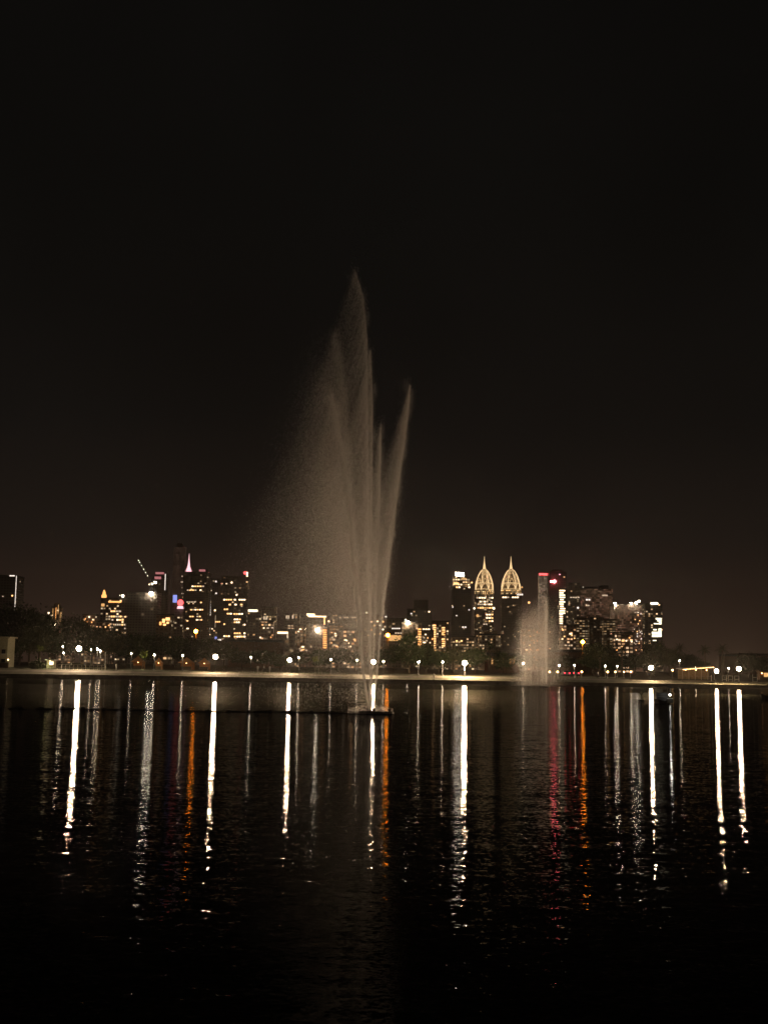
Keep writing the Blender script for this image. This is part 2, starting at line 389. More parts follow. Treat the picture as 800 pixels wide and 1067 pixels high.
def skyline():
    dk = (0.16, 0.13, 0.11)
    # ---- left edge
    t = Tower('office_tower', 'dark tower at the left edge with a thin white bracket of light down its side', 'tower', -24, 16.5, 600, MID, fm(dk, 0.02, 3, seed=1))
    a = t.rect('light_strip', 15.6, 600, 17, 636, G['strip']); t.rect('light_strip', 10, 599.4, 15.5, 600.6, G['strip'])
    t.rect('window', 12, 620, 13.6, 621.6, G['warm']); t.rect('window', 2.5, 621, 3.6, 622, G['dim'])
    t = Tower('apartment_tower', 'slim orange-lit tower rising alone above the left trees', 'tower', 53.5, 63.5, 633, MID, fm((0.3,0.2,0.15), 0.22, 2.0, seed=2))
    t.block(56, 61.5, 628.5, fm((0.3,0.2,0.15), 0.3, 1.6, seed=2.5))
    t.rect('light_strip', 57.7, 633, 58.7, 646, G['orange']); t.rect('light_strip', 60.3, 630, 61.2, 640, G['golddim']); t.rect('light_strip', 54.6, 634, 55.5, 645, G['golddim']); t.rect('light_strip', 62.4, 638, 63.2, 648, G['golddim'])
    t.rect('window', 49.7, 638, 51.7, 640, G['white']); t.spot(57.5, 651, 1.1, G['whitehot'], 'floodlight'); t.rect('window', 51, 646.3, 53, 647.3, G['dim'])
    t = Tower('low_building', 'small building with a cluster of warm lights between the left trees', 'building', 86, 99.5, 641, 1200, fm((0.3,0.2,0.15), 0.5, 1.4, 3, 3, seed=3))
    for (x, y, r) in ((93,643,.9), (89,645,.7), (97,645.5,.8), (91,648,.6), (95.5,648.5,.7), (88,648.5,.5)): t.spot(x, y, r, G['orange'] if r < .8 else G['white'], 'lamp')
    t = Tower('hotel', 'squat building with a glowing orange turret on its left corner', 'hotel', 105, 133, 624, MID, fm((0.22,0.16,0.12), 0.20, 4.0, 3.6, 3.6, seed=4))
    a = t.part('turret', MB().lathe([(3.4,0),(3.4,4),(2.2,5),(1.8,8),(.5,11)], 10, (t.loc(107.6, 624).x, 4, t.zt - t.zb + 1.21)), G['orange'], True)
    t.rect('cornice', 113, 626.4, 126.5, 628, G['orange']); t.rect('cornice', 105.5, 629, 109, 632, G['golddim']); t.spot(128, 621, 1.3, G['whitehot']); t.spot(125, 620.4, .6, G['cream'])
    for (x0,x1,y,n) in ((115,126,637,4),(113,127,642.5,6),(116,129,646,5),(117,131,651,6),(127.5,131,655,2)): t.row(x0,x1,y,1.6,n,[G['warm'],G['white'],G['dim']],.7)
    t = Tower('office_block', 'broad unlit building under the crane', 'building', 133, 164, 618, MID, fm((0.20,0.17,0.14), 0.015, 1.5, seed=5))
    t.spot(157.5, 618, 1.4, G['floodhot'])
    t.spot(158.5, 608.5, 1.3, G['cream']); t.spot(162, 607, 1.0, G['floodhot']); t.spot(155.6, 609, .8, G['white'])
    crane(t)
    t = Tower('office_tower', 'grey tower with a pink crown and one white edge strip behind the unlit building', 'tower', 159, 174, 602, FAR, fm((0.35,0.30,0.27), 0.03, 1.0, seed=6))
    t.block(161, 173.2, 596, M_['roof']); t.rect('crown_light', 162, 596.2, 171, 598.4, G['pinkdim'], 0.3, 0.29); t.rect('crown_light', 161, 600.8, 168, 603.6, G['pinkdim'])
    t.rect('light_strip', 171.4, 598, 172.8, 615, G['strip'])
    t = Tower('restaurant', 'low building with an orange-lit front under the grey tower', 'building', 163, 179, 641, 1100, fm((0.3,0.2,0.12), 0.1, 1.5, seed=7))
    for (a0,b0,c0,d0) in ((166,648,168.4,651.5),(169,645,172,649),(172.6,643.6,177,646.6),(170,650,173,652),(173.5,648,176,650)): t.rect('window', a0,b0,c0,d0, R.choice([G['orange'],G['warm']]))
    t = Tower('skyscraper', 'tall faint skyscraper fading into haze beside the pink spire', 'tower', 181, 193, 570, 3600, fm((0.45,0.38,0.34), 0.45, 0.06, 3.0, 3.0, seed=8, fw=(.05,.95), fh=(.05,.95), warm=(1,.55,.35), cool=(1,.6,.42)))  # wall-filling window glow paints haze paleness into the facade
    t.block(184, 190, 566, M_['roof'])
    for y in (600, 606, 612, 618): t.rect('window', 187.5 + R.random()*3, y, 189.5 + R.random()*2, y+1, G['dim'])
    t = Tower('low_tower', 'short tower with a red globe and a blue lit screen', 'tower', 178, 191, 631, MID, fm(dk, 0.1, 1.6, seed=9))
    p = t.loc(188, 628, 2); t.part('red_globe', MB().ball((p.x, p.y, p.z), 4.2, 0, 12, 8), G['red'], True); t.part('globe_base', MB().lathe([(4.5,0),(3.6,3.6)], 10, (p.x, p.y, p.z-8.3)), G['pink'])
    t.rect('screen', 180, 620, 184.6, 628, G['blue'])
    # ---- the pair left of the fountain
    t = Tower('office_tower', 'dark office tower with a pink lit spire and broken rows of lit floors', 'tower', 191, 217.5, 596.5, 2200, fm((0.10,0.085,0.075), 0.04, 2.4, 4, 3.6, seed=10))
    b = t.loc(196, 595.6); t.part('spire', MB().lathe([(5.2,0),(3.2,7),(1.6,14),(0.7,24),(0.15,33)], 8, (b.x, 6, t.zt - t.zb + 1.21)), G['pink'], True)
    t.part('spire_fin', MB().tube([(b.x-6.2,5,t.zt-t.zb+1.21),(b.x-1.5,5.5,t.zt-t.zb+13)], .5, 5), G['pinkdim']); t.part('spire_fin', MB().tube([(b.x+6.2,5,t.zt-t.zb+1.21),(b.x+1.5,5.5,t.zt-t.zb+13)], .5, 5), G['pinkdim'])
    t.block(207, 214.5, 593, M_['roof']); t.rect('crown_light', 207.4, 593.4, 214, 595.6, G['pinkdim'], 0.3, 0.29)
    for (x0,x1,y,n,k) in ((194,213,611,7,.7),(194.5,213,615,7,.7),(194,204,627.4,4,.9),(206,213,627.8,3,.5),(198,212,635.4,6,.8),(197,212,642.5,6,.85),(194,199,647,2,.9),(204,211,646,3,.7),(194,197,655,1,1)):
        t.row(x0,x1,y,1.2,n,[G['white'],G['warm'],G['dim']],k)
    t = Tower('office_tower', 'dark tower with a dotted white light line up its corner', 'tower', 217.5, 233, 603.5, 2350, fm((0.10,0.085,0.075), 0.06, 3, 4, 3.6, seed=11))
    for y in np.arange(606, 642, 2.6): t.rect('strip_lamp', 218.3, y, 219.5, y+1.8, G['strip'])
    for (x,y) in ((225,606),(225.2,618.3),(224,636),(217.8,648),(218,655),(217.6,660)): t.rect('window', x-.8, y-.8, x+.8, y+.8, R.choice([G['white'],G['strip']]))
    t.rect('light_strip', 224, 641, 224.7, 654, G['dim']); t.row(224,230,648,1.3,3,G['warm'],.9)
    t = Tower('office_tower', 'broad dark banded tower with a red and white light on its right corner', 'tower', 231, 258.5, 601, 2200, fm((0.11,0.09,0.08), 0.07, 2.6, 4, 3.6, seed=12))
    t.spot(255.2, 597, 1.6, G['red'], 'beacon'); t.rect('beacon', 256.6, 596, 258.4, 601, G['white'], 0.6, .5); t.spot(241.4, 607, 1.0, G['white'], 'floodlight'); t.spot(246.5, 620, .9, G['white'], 'floodlight')
    for (x0,x1,y,n,k) in ((232.5,242,625,4,.95),(243.5,256,625,5,.95),(238,256,630,6,.6),(233,238,635,2,.9),(233,242,639.6,3,.9),(243,256,639.8,5,.9),(243.5,256,645.5,5,.8),(243.5,250,648.5,3,.9),(232.5,242,650.5,4,.6),(252,256,651,2,.7),(232.5,242,663,4,.95),(243.5,256,660,5,.95),(243.5,256,663.5,5,.95)):
        t.row(x0,x1,y,1.5,n,[G['white'],G['warm']],k)
    t = Tower('exhibition_hall', 'long low brown hall behind the trees left of the fountain', 'building', 238, 292, 669, 620, M_['brick'])
    t.rect('sign', 223.5, 663.5, 226, 666.5, G['blue']); t.rect('sign', 226.5, 666, 230.5, 667.6, G['strip'])
    t = Tower('office_block', 'building with one bright cream sign along its roof edge', 'building', 258.5, 272, 637, MID, fm((0.2,0.16,0.13), 0.12, 1.6, seed=13))
    t.rect('sign', 258.5, 635.2, 268.5, 637.6, G['cream'])
    t = Tower('apartment_block', 'flats with scattered windows just right of the cream sign', 'building', 272.5, 288, 633, 1900, fm((0.2,0.16,0.13), 0.28, 2.0, seed=14))
    t.row(274,286,656.8,1.2,5,G['warm'],.9); t.row(274,279,644,3.4,2,G['dim'],.9)
    t = Tower('apartment_block', 'low block with a bright L-shaped roof edge seen through the spray', 'building', 288, 309, 657, 1000, fm((0.25,0.19,0.15), 0.22, 1.6, seed=15))
    t.rect('roof_light', 289, 658.4, 300, 660.4, G['white']); t.rect('roof_light', 298.8, 660.6, 300.4, 665, G['dim'])
    t = Tower('apartment_block', 'pale block showing a lit top floor behind the spray', 'building', 296, 312, 640, 1900, fm((0.25,0.19,0.15), 0.25, 1.5, seed=16))
    t.row(297.5,306,643,3.4,4,G['dim'],.9)
    t = Tower('office_block', 'building with a lit roof canopy and an orange stair strip behind the fountain', 'building', 313, 341, 643, 1400, fm((0.26,0.2,0.16), 0.14, 1.6, seed=17))
    t.rect('roof_canopy', 319.5, 639.4, 328, 641.6, G['white']); t.rect('roof_canopy', 321, 641.8, 340, 643.2, G['white']); t.rect('light_strip', 337.3, 643.4, 338.8, 651, G['warm'])
    t.spot(331, 656.8, 1.05, G['floodhot'], 'floodlight'); t.spot(342.5, 647.5, 1.0, G['white'], 'floodlight')
    for y in np.arange(656, 675, 2.3): t.rect('window', 336.4, y, 340.4, y+1.3, G['orange'])
    for (x,y) in ((317,663),(324,674),(317.5,664.5)): t.spot(x, y, 0.9, G['dim'], 'lamp')
    t.rect('light_strip', 307, 677, 320, 678.2, G['dim'])
    t = Tower('apartment_block', 'dim wide block behind the rising jets', 'building', 345, 372, 641, 2000, fm((0.22,0.18,0.15), 0.2, 1.4, seed=18))
    t.row(353,371,641.5+2,1.4,7,G['dim'],.7)
    t = Tower('apartment_block', 'block carrying a grid of round lights right behind the fountain jets', 'building', 377, 402, 641, 1500, fm((0.2,0.15,0.12), 0.06, 1.5, seed=19))
    for (x,y) in ((382,638.5),(387,648),(393.2,647.6),(399,648),(390,652),(396,651.8),(387,656.5),(399,656),(390,661),(396,660.5)): t.spot(x, y, .95, R.choice([G['white'],G['cream'],G['warm']]), 'lamp')
    # ---- between the fountain and the crowned towers
    t = Tower('office_block', 'low dark building with short white window rows beside the tall orange lamp', 'building', 403, 424, 645, 1500, fm((0.18,0.14,0.11), 0.05, 1.5, seed=20))
    t.row(408,417,655,1.2,4,G['strip'],.9); t.row(411,419,659.8,1.2,3,G['dim'],.9); t.rect('window', 401, 642, 403, 643.4, G['strip']); t.rect('light_band', 405, 662, 418, 668, G['golddim'])
    t = Tower('office_tower', 'dark stepped tower showing only a few white windows', 'tower', 424, 450, 635, 2300, fm((0.08,0.07,0.065), 0.06, 2.2, seed=21))
    t.block(431, 446, 625, M_['roof']); t.row(425,432,639.5,1.2,3,G['strip'],.8); t.spot(447, 637.5, .9, G['white'], 'floodlight'); t.row(440,448,656,1.8,3,G['white'],.9)
    t = Tower('apartment_block', 'orange-lit flats with a glaring white floodlight on the roof', 'building', 419, 439.5, 649, 1300, fm((0.3,0.22,0.15), 0.35, 2.2, 3, 3, seed=22))
    t.spot(425, 648.5, 1.1, G['floodhot']); t.spot(422.6, 646, 1.1, G['cream'])
    for y in np.arange(655, 682, 2.6): t.rect('window', 435.5, y, 438.6, y+1.5, R.choice([G['warm'],G['orange']]))
    t.row(431,437,678,1.6,3,G['warm'],.9)
    t = Tower('apartment_block', 'apartment slab with two columns of bright orange windows', 'building', 450.5, 468, 648, 1300, fm((0.32,0.23,0.16), 0.45, 2.4, 2.6, 2.8, seed=23))
    for y in np.arange(651, 680, 2.35):
        t.rect('window', 451.2, y, 454, y+1.4, G['warm'])
        if R.random() < .75: t.rect('window', 460.3, y+.3, 463.4, y+1.5, R.choice([G['warm'],G['orange']]))
    # ---- the tall group
    t = Tower('office_tower', 'tall dark tower with a white roof light and an orange lit top floor', 'tower', 470.8, 491, 612, 2500, fm((0.07,0.06,0.055), 0.035, 2.5, 4, 3.8, seed=24))
    bl = t.block(472.2, 490, 601, facade('top_floor', (0.3,0.2,0.1), 0.8, 3.4, 5, 5, seed=25), 1.0)
    t.rect('crown_light', 472.4, 607, 478, 609, G['warm'], -0.9, 0.09); t.rect('crown_light', 480.5, 602.5, 486, 603.8, G['golddim'], -0.9, 0.09)
    t.rect('roof_sign', 474.8, 596.6, 483, 600, G['signhot'], -3, 1.5); t.row(472,490,612,1.5,7,[G['white'],G['warm']],.6); t.spot(491.5, 607, .9, G['warm'], 'floodlight')
    for (x,y) in ((471,632),(475,641),(488,635)): t.rect('window', x, y, x+1.2, y+1.2, G['strip'])
    t.row(481,486,653.6,1.4,2,G['strip'],1)
    crown_tower('crown_tower', 'left of the two spired towers with a glowing lattice dome', 505, 494.5, 514.5, 606, True)
    crown_tower('crown_tower', 'right of the two spired towers with a glowing lattice dome', 533, 522.5, 543.5, 604.5, False)
    t = Tower('apartment_block', 'low block with a mesh of warm windows below the left spired tower', 'building', 471, 495, 664, 1100, fm((0.32,0.25,0.17), 0.5, 1.8, 2.4, 2.6, seed=26)); t.row(472,482,668,1.5,4,G['warm'],.8)
    t = Tower('apartment_block', 'tan block with an arched outline below the two spired towers', 'building', 499, 521, 662, 1100, fm((0.4,0.28,0.18), 0.3, 1.1, 2.4, 2.6, seed=27)); t.block(503, 518, 657.5, fm((0.4,0.28,0.18), 0.3, 1.1, 2.4, 2.6, seed=27.5), 1)
    t = Tower('club_house', 'low lakeside building with a row of reddish lit doorways', 'building', 508, 541, 684, 420, M_['brick'])
    for x in (512, 517, 523.4, 527, 530.6, 534.8): t.rect('doorway', x, 686.5, x+1.3, 692, R.choice([G['orange'],G['golddim'],G['orange']]))
    t = Tower('office_tower', 'plain tower rising right behind the smaller fountain, red band at its top', 'tower', 561.5, 571.5, 599, 2500, fm((0.42,0.34,0.27), 0.95, .55, 3.0, 3.0, seed=28, warm=(1,.66,.42), cool=(1,.74,.52), fw=(.06,.94), fh=(.1,.9)))  # wall-filling window glow stands in for brown light falling on the wall
    t.rect('red_band', 561.4, 597.4, 570.4, 599.4, G['red'], .6, .5)
    t = Tower('office_tower', 'black tower with a tall bright cream light column down its right side', 'tower', 572, 590, 596, 2450, fm((0.05,0.045,0.042), 0.03, 2.5, seed=29))
    t.block(575, 586, 593.6, M_['roof']); t.spot(577.5, 606, 1.3, G['redhot'], 'beacon'); t.rect('beacon', 573.5, 605.4, 576, 606.8, G['redhot']); t.spot(583, 598.6, .7, G['pink'], 'beacon')
    for y in np.arange(614.8, 639.5, 2.35): t.rect('light_panel', 582.6 + R.choice([0,0,.8]), y, 588.6 - R.choice([0,0,1.6]), y+1.35, R.choice([G['cream'],G['white']]))
    for y in np.arange(639.5, 655, 2.35): t.rect('light_panel', 582.8, y, 586.2, y+1.35, R.choice([G['cream'],G['white']]))
    t.rect('window', 584, 662, 588, 663.2, G['strip'])
    bs = (0.30, 0.21, 0.17)
    t = Tower('apartment_tower', 'dim tower with few lights right of the cream light column', 'tower', 590, 605, 608, 2600, fm((0.2,0.16,0.14), 0.12, 2.0, 4.5, 3.6, seed=30))
    t.spot(602, 633.4, 1.1, G['strip'], 'floodlight'); t.row(591,604,622.6,1.1,5,G['dim'],.7)
    t = Tower('apartment_tower', 'faint reddish tower with a flat wide roofline in the right-hand group', 'tower', 604, 638, 614, 2600, fm(bs, 0.60, 0.34, 4.0, 3.4, seed=31, warm=(1,.42,.22), cool=(1,.6,.4)))  # dense dim windows also carry the brown street-light wash of the wall
    t.block(601.5, 622, 611.5, M_['roof'], 1.5); t.block(626, 634, 610, M_['roof'], 1.5)
    t.row(610,615,625,1.6,2,G['strip'],1); t.row(627,633,620.5,1.4,3,G['dim'],.8); t.row(610,614,631,1.2,2,G['dim'],1)
    t = Tower('apartment_block', 'striped balcony slab standing left of the dark gap and above the orange lamp', 'building', 599.5, 613.5, 645, 1500, fm((0.42,0.33,0.24), 0.8, 0.8, 3.4, 3.0, seed=32, fw=(.1,.9), fh=(0.35,0.75)))
    t = Tower('apartment_block', 'dark slab between the two striped balcony slabs', 'building', 614, 628.8, 644, 1600, fm((0.1,0.09,0.08), 0.04, 1, seed=33))
    t = Tower('apartment_block', 'striped balcony slab on the right of the dark slab', 'building', 629, 641.5, 646, 1500, fm((0.40,0.31,0.22), 0.8, 0.7, 3.4, 3.0, seed=34, fw=(.1,.9), fh=(0.35,0.75)))
    t = Tower('apartment_tower', 'wide reddish tower with three white floodlights along its roof', 'tower', 640, 671.5, 630.5, 2200, fm(bs, 0.65, 0.42, 3.6, 3.4, seed=35, warm=(1,.36,.18), cool=(1,.6,.4)))  # street light on this wall is likewise put into its dim window glow
    t.spot(640.6, 629, 1.1, G['floodhot']); t.spot(657.5, 628.8, 1.0, G['floodhot']); t.spot(663, 628, 1.0, G['floodhot']); t.spot(665.6, 626.6, 1.2, G['whitehot']); t.spot(661, 628.8, .9, G['white'])
    for k in range(34): 
        x, y = R.uniform(660, 671), R.uniform(636, 678); t.rect('window', x, y, x+1.0, y+1.0, R.choice([G['strip'],G['warm'],G['dim']]))
    t = Tower('office_tower', 'rightmost tower with bright cream blocks on its corner and a white sign on top', 'tower', 671.8, 690, 629.5, 2000, fm((0.09,0.075,0.065), 0.10, 2.4, seed=36))
    t.rect('roof_sign', 678, 628, 685, 629.6, G['whitehot'], 1.2, 1.0)
    for (a0,b0,c0,d0) in ((683,644,689,645.6),(684.5,645.8,689,647.6),(681,649.5,686,650.6),(686.2,647.8,689,650.8),(685.8,655,689,657),(680.5,655.6,684,657),(685.8,657.2,689,663.8),(679,658.4,685.6,661),(679.2,661.4,685.6,663.9),(680,667,684,668)): t.rect('light_panel', a0,b0,c0,d0, G['cream'])
    t = Tower('mall', 'long low reddish building under the striped balcony slabs', 'building', 577, 642, 680, 640, M_['brick'])
    for x in (591,): t.spot(x, 690, 1.0, G['golddim'], 'lamp')
    for a in [(270, 285, 648, 1150, 'low block with faint windows right under the cream sign building', .5, 50), (300, 318, 652, 1250, 'dim block left of the orange stair strip', .5, 51), (343, 358, 652, 1150, 'low dim block right of the orange stair strip', .45, 52), (358, 377, 657, 1000, 'low wide block seen through the thickest spray', .5, 53),
              (402, 418, 654, 2200, 'far block with few lights behind the tall orange lamp by the jets', .35, 54), (440, 452, 658, 1000, 'narrow low block left of the orange window columns', .5, 55), (544, 562, 655, 1600, 'dim block half hidden by the veil of the smaller fountain', .3, 56), (584, 600, 652, 1250, 'low block under the cream light column', .5, 57), (641, 660, 660, 1000, 'low reddish block at the foot of the wide reddish tower', .55, 58),
              (62, 76, 650, 1300, 'low warm block right of the slim orange-lit tower', .4, 59), (100, 116, 648, 1200, 'low block in front of the orange-turret building', .35, 60), (148, 165, 640, 2400, 'far dark block right behind the crane building', .1, 61)]:
        x0, x1, yt, Yd, lab, fr, sd = a
        t = Tower('apartment_block', lab, 'building', x0, x1, yt, Yd, fm((0.30,0.21,0.15), fr, 2.0, 3.2, 3.1, seed=sd, warm=(1,.48,.2), cool=(1,.72,.45)))
        for k in range(9):
            x, y = R.uniform(x0 + .5, x1 - 2), R.uniform(yt + 2, 678); wd = R.choice((1.1, 1.4, 2.6)); t.rect('window', x, y, x + wd, y + 1.2, R.choice([G['warm'], G['orange'], G['dim'], G['white']]))
    t = Tower('low_building', 'distant low roof glimpsed behind the palms on the right', 'building', 755, 768, 684, 700, M_['brick'])
    t = Tower('low_building', 'flat reddish building at the right edge behind the shore trees', 'building', 770, 812, 683, 760, M_['brick'])

def crane(t):
    p0 = t.loc(150, 616); top = t.loc(155, 604.5, 0); tip = t.loc(142.4, 583)
    zb = t.zt - t.zb + 1.22
    root = empty('tower_crane', (t.cx + top.x, t.Y + 14, t.zb + zb), 'crane with a string of white lights up its slanted jib', 'crane')
    hz_ = top.z - zb
    mb = MB()
    for sx_ in (-1, 1):
        for sy_ in (-1, 1): mb.tube([(sx_*.9, sy_*.9, 0), (sx_*.9, sy_*.9, hz_)], .16, 4)
    for k in range(6):
        z0, z1 = hz_*k/6, hz_*(k+1)/6
        mb.tube([(-.9,-.9,z0),(.9,-.9,z1)], .1, 4); mb.tube([(-.9,.9,z1),(.9,.9,z0)], .1, 4)
    mb.build('mast', M_['darkmetal'], root)
    A = Vector((0, 0, hz_)); B = Vector((tip.x - top.x, 0, tip.z - zb))
    mb = MB(); u = (B-A).normalized(); n_ = Vector((-u.z, 0, u.x))
    for o_ in (n_*0.9, -n_*0.5 + Vector((0,.8,0)), -n_*0.5 - Vector((0,.8,0))): mb.tube([A+o_, B+o_*0.6], .18, 4)
    for k in range(12):
        mb.tube([A.lerp(B, k/12)+n_*.9, A.lerp(B, (k+.5)/12)-n_*.5], .1, 4); mb.tube([A.lerp(B, (k+.5)/12)-n_*.5, A.lerp(B, (k+1)/12)+n_*.9], .1, 4)
    mb.build('jib', M_['darkmetal'], root)
    MB().box(-1.6, -1.2, hz_-2.4, .4, 1.2, hz_).build('cab', M_['darkmetal'], root); MB().box(1.4, -1, hz_-.2, 8, 1, hz_+.8).build('counter_jib', M_['darkmetal'], root)
    for k, f in enumerate((0.24, 0.40, 0.56, 0.74, 0.9, 0.99)):
        c = A.lerp(B, f); MB().ball((c.x, c.y-1.4, c.z), 0.75, 0, 6, 5).build('jib_lamp', G['cream'], root)

def crown_tower(name, label, px, p0, p1, ydome, bright):
    Y = 2900
    t = Tower(name, label, 'tower', p0, p1, 620, Y, fm((0.12,0.09,0.07), 0.34 if bright else 0.06, 1.8, 4, 3.8, seed=40 + px), group=None)
    zt = t.zt - t.zb; r = t.w / 2; s = Y / FPX
    cx, cyy = t.loc(px, 620).x, t.d/2
    hd = 28 * s          # dome height from the roof up to the spire
    # lit belt under the dome
    belt = t.part('belt', MB().lathe([(r*1.0, 0), (r*1.02, 3.2*s*1.1), (r*0.98, 5.2*s)], 16, (cx, cyy, zt+1.21)), facade('belt_lights', (0.3,0.2,0.1), 0.9, 4.0, 3.2, 3.6, seed=px, warm=(1,.5,.16), cool=(1,.7,.35)))
    def prof(f): return r * 0.98 * max(0.0, (1 - f**1.75)) ** 0.62 if f < 1 else 0
    z0 = zt + 1.2 + 5.2*s; hh = hd - 5.2*s
    P = lambda a, f: Vector((cx + prof(f)*math.cos(a), cyy + prof(f)*math.sin(a), z0 + hh*f))
    core = MB().lathe([(max(.4, prof(f)*0.86), hh*f) for f in (0, .2, .4, .6, .8, .97)], 16, (cx, cyy, z0)); t.part('dome', core, facade('dome_lights', (0.2,0.14,0.08), 0.85, 1.15, 3.0, 3.4, seed=px, warm=(1,.5,.18), cool=(1,.62,.3)), True)
    mb = MB(); n = 8; bw = 0.52; rr = random.Random(int(px))
    for k in range(n):
        a = 2*math.pi*(k+.5)/n
        mb.tube([P(a, f) for f in np.linspace(0, .985, 9)], bw, 4)
        am = a + math.pi/n
        for (f0, f1, w) in ((0.0, .30, 1.0), (0.0, .52, 1.0), (.30, .74, .95), (.52, .9, .95)):       # pointed arches between the ribs
            if rr.random() < .05: continue
            L_ = [P(a + (am-a)*(1-w) + (am - a - (am-a)*(1-w))*q, f0 + (f1-f0)*(1-(1-q)**1.7)) for q in np.linspace(0, 1, 6)]
            R2 = [P(2*am - a - (am-a)*(1-w) - (am - a - (am-a)*(1-w))*q, f0 + (f1-f0)*(1-(1-q)**1.7)) for q in np.linspace(0, 1, 6)]
            mb.tube(L_, bw*.8, 4); mb.tube(R2, bw*.8, 4)
    for f in (0.02, .30): mb.tube([P(2*math.pi*q/24, f) for q in range(25)], bw, 4)
    t.part('lattice', mb, G['gold'])
    sb = z0 + hh*0.97
    t.part('spire', MB().lathe([(3.6, 0), (2.2, 4*s), (1.0, 8*s), (0.25, 13.5*s)], 8, (cx, cyy, sb)), G['gold'], True)
    if bright:
        for (x0,x1,y,k_) in ((496,514,623,.8),(497,513,627,.6),(497,513,629.8,.6)): t.row(x0,x1,y,1.4,7,[G['white'],G['dim']],k_)
        t.row(494.5,514,633.5,1.6,8,[G['warm'],G['golddim']],.9); t.spot(494, 634, 1.1, G['cream'], 'floodlight'); t.spot(514.4, 634, 1.3, G['cream'], 'floodlight'); t.spot(497.5, 641.6, 1.5, G['golddim'], 'floodlight')
        for y in (640.5, 644, 647.3): t.row(506,514,y,1.3,3,[G['white'],G['warm']],.95)
        t.row(503,508,650.5,1.2,2,G['dim'],.9)
    else:
        t.row(523,543,622.5,1.4,8,[G['white'],G['dim']],.6); t.row(538,545,619.6,1.8,3,[G['strip'],G['dim']],.9); t.spot(543.6, 612, 1.0, G['golddim'], 'floodlight'); t.spot(551, 628, 1.2, G['warm'], 'floodlight')
skyline()

# ------------------------------------------------------------------ trees
def leaves(n_clump, per, rx, rz, cz, size, seed, shell=0.55):
    g = np.random.default_rng(seed)
    d = g.normal(size=(n_clump, 3)); d /= np.linalg.norm(d, axis=1)[:, None]
    rad = shell + (1-shell) * g.random(n_clump)
    c = d * rad[:, None] * np.array([rx, rx, rz]) + np.array([0, 0, cz])
    c[:, 2] = np.where(c[:, 2] < cz - rz*0.7, cz - rz*0.7 + g.random(n_clump)*0.3, c[:, 2])
    cs = (0.12 + 0.14*g.random(n_clump)) * (rx + rz)
    P = np.repeat(c, per, 0) + g.normal(size=(n_clump*per, 3)) * np.repeat(cs, per)[:, None] * np.array([.62, .62, .45])
    n = len(P); a = g.normal(size=(n, 3)); a /= np.linalg.norm(a, axis=1)[:, None]
    b = g.normal(size=(n, 3)); b -= (a*b).sum(1)[:, None]*a; b /= np.linalg.norm(b, axis=1)[:, None]
    s = size * (0.6 + 0.8*g.random(n))[:, None]
    Q = np.stack([P - a*s, P + b*s*.45, P + a*s, P - b*s*.45], 1).reshape(-1, 3)
    return Q
PROTO = {}
def proto_tree(key, name, seed, hgt, rx, rz, leafmat, limbs=6):
    """unit trees of height hgt, kept as mesh data and copied"""
    g = random.Random(seed)
    root = empty(name, (0, 0, 0), None, None)
    cz = hgt - rz
    mb = MB(); r0 = hgt*0.022
    lean = (g.uniform(-.4,.4), g.uniform(-.4,.4))
    mb.tube([(0,0,-.3), (lean[0]*.3, lean[1]*.3, cz*.5), (lean[0], lean[1], cz)], [r0*1.25, r0, r0*.6], 7)
    for k in range(limbs):
        a = 2*math.pi*k/limbs + g.uniform(-.3,.3); z = cz*g.uniform(.55,.95)
        mb.tube([(lean[0]*z/cz, lean[1]*z/cz, z), (rx*.4*math.cos(a), rx*.4*math.sin(a), z + rz*.35), (rx*.8*math.cos(a), rx*.8*math.sin(a), cz + rz*g.uniform(0,.4))], [r0*.55, r0*.35, r0*.12], 5)
    mb.build('trunk', M_['bark'], root)
    np_mesh('crown', leaves(46, 95, rx, rz, cz, 0.30, seed), 4, leafmat, root)
    PROTO[key] = [root, hgt, 2*rx, False]
def proto_palm(key, seed, hgt=10.0):
    g = random.Random(seed); root = empty('palm_tree', (0, 0, 0), None, None)
    lx = g.uniform(-.5, .5)
    MB().tube([(0,0,-.3),(lx*.2,0,hgt*.35),(lx*.6,0,hgt*.7),(lx,0,hgt-1.6)], [.26,.2,.18,.22], 7).build('trunk', M_['bark'], root)
    mb = MB()
    for k in range(34):
        a = 2*math.pi*k*0.382 + g.uniform(-.2,.2); up = g.uniform(-.5, 1.15); L_ = g.uniform(2.0, 2.8)
        pts = []; p = Vector((lx, 0, hgt-1.6)); dirv = Vector((math.cos(a)*math.cos(up), math.sin(a)*math.cos(up), math.sin(up)))
        for q in range(7):
            pts.append(p.copy()); p = p + dirv*(L_/6); dirv = (dirv + Vector((0,0,-.17))).normalized()
        side = Vector((-math.sin(a), math.cos(a), 0))
        for q in range(1, 7):                     # leaflets each side of the rib
            for sgn in (-1, 1):
                for e in (0, .5):
                    b = pts[q-1].lerp(pts[q], e+.25); d = (pts[q]-pts[q-1]).normalized()
                    tipv = b + (side*sgn*.85 + d*.55 + Vector((0,0,-.22))) * (.62 - .045*q)
                    mb.add([b - d*.05, b + d*.09, tipv], [(0,1,2)])
        mb.tube(pts, [.05,.045,.04,.03,.025,.02,.01], 3)
    mb.build('crown', M_['frond'], root)
    PROTO[key] = [root, hgt, 5.0, False]
proto_tree('broad1', 'broadleaf_tree', 1, 10, 4.4, 3.4, M_['leaf'])
proto_tree('broad2', 'broadleaf_tree', 2, 10, 3.9, 3.9, M_['leaf'])
proto_tree('broad3', 'broadleaf_tree', 3, 9, 5.2, 2.7, M_['leaf2'], 7)
proto_tree('tall', 'broadleaf_tree', 4, 13, 3.6, 5.2, M_['leaf'], 7)
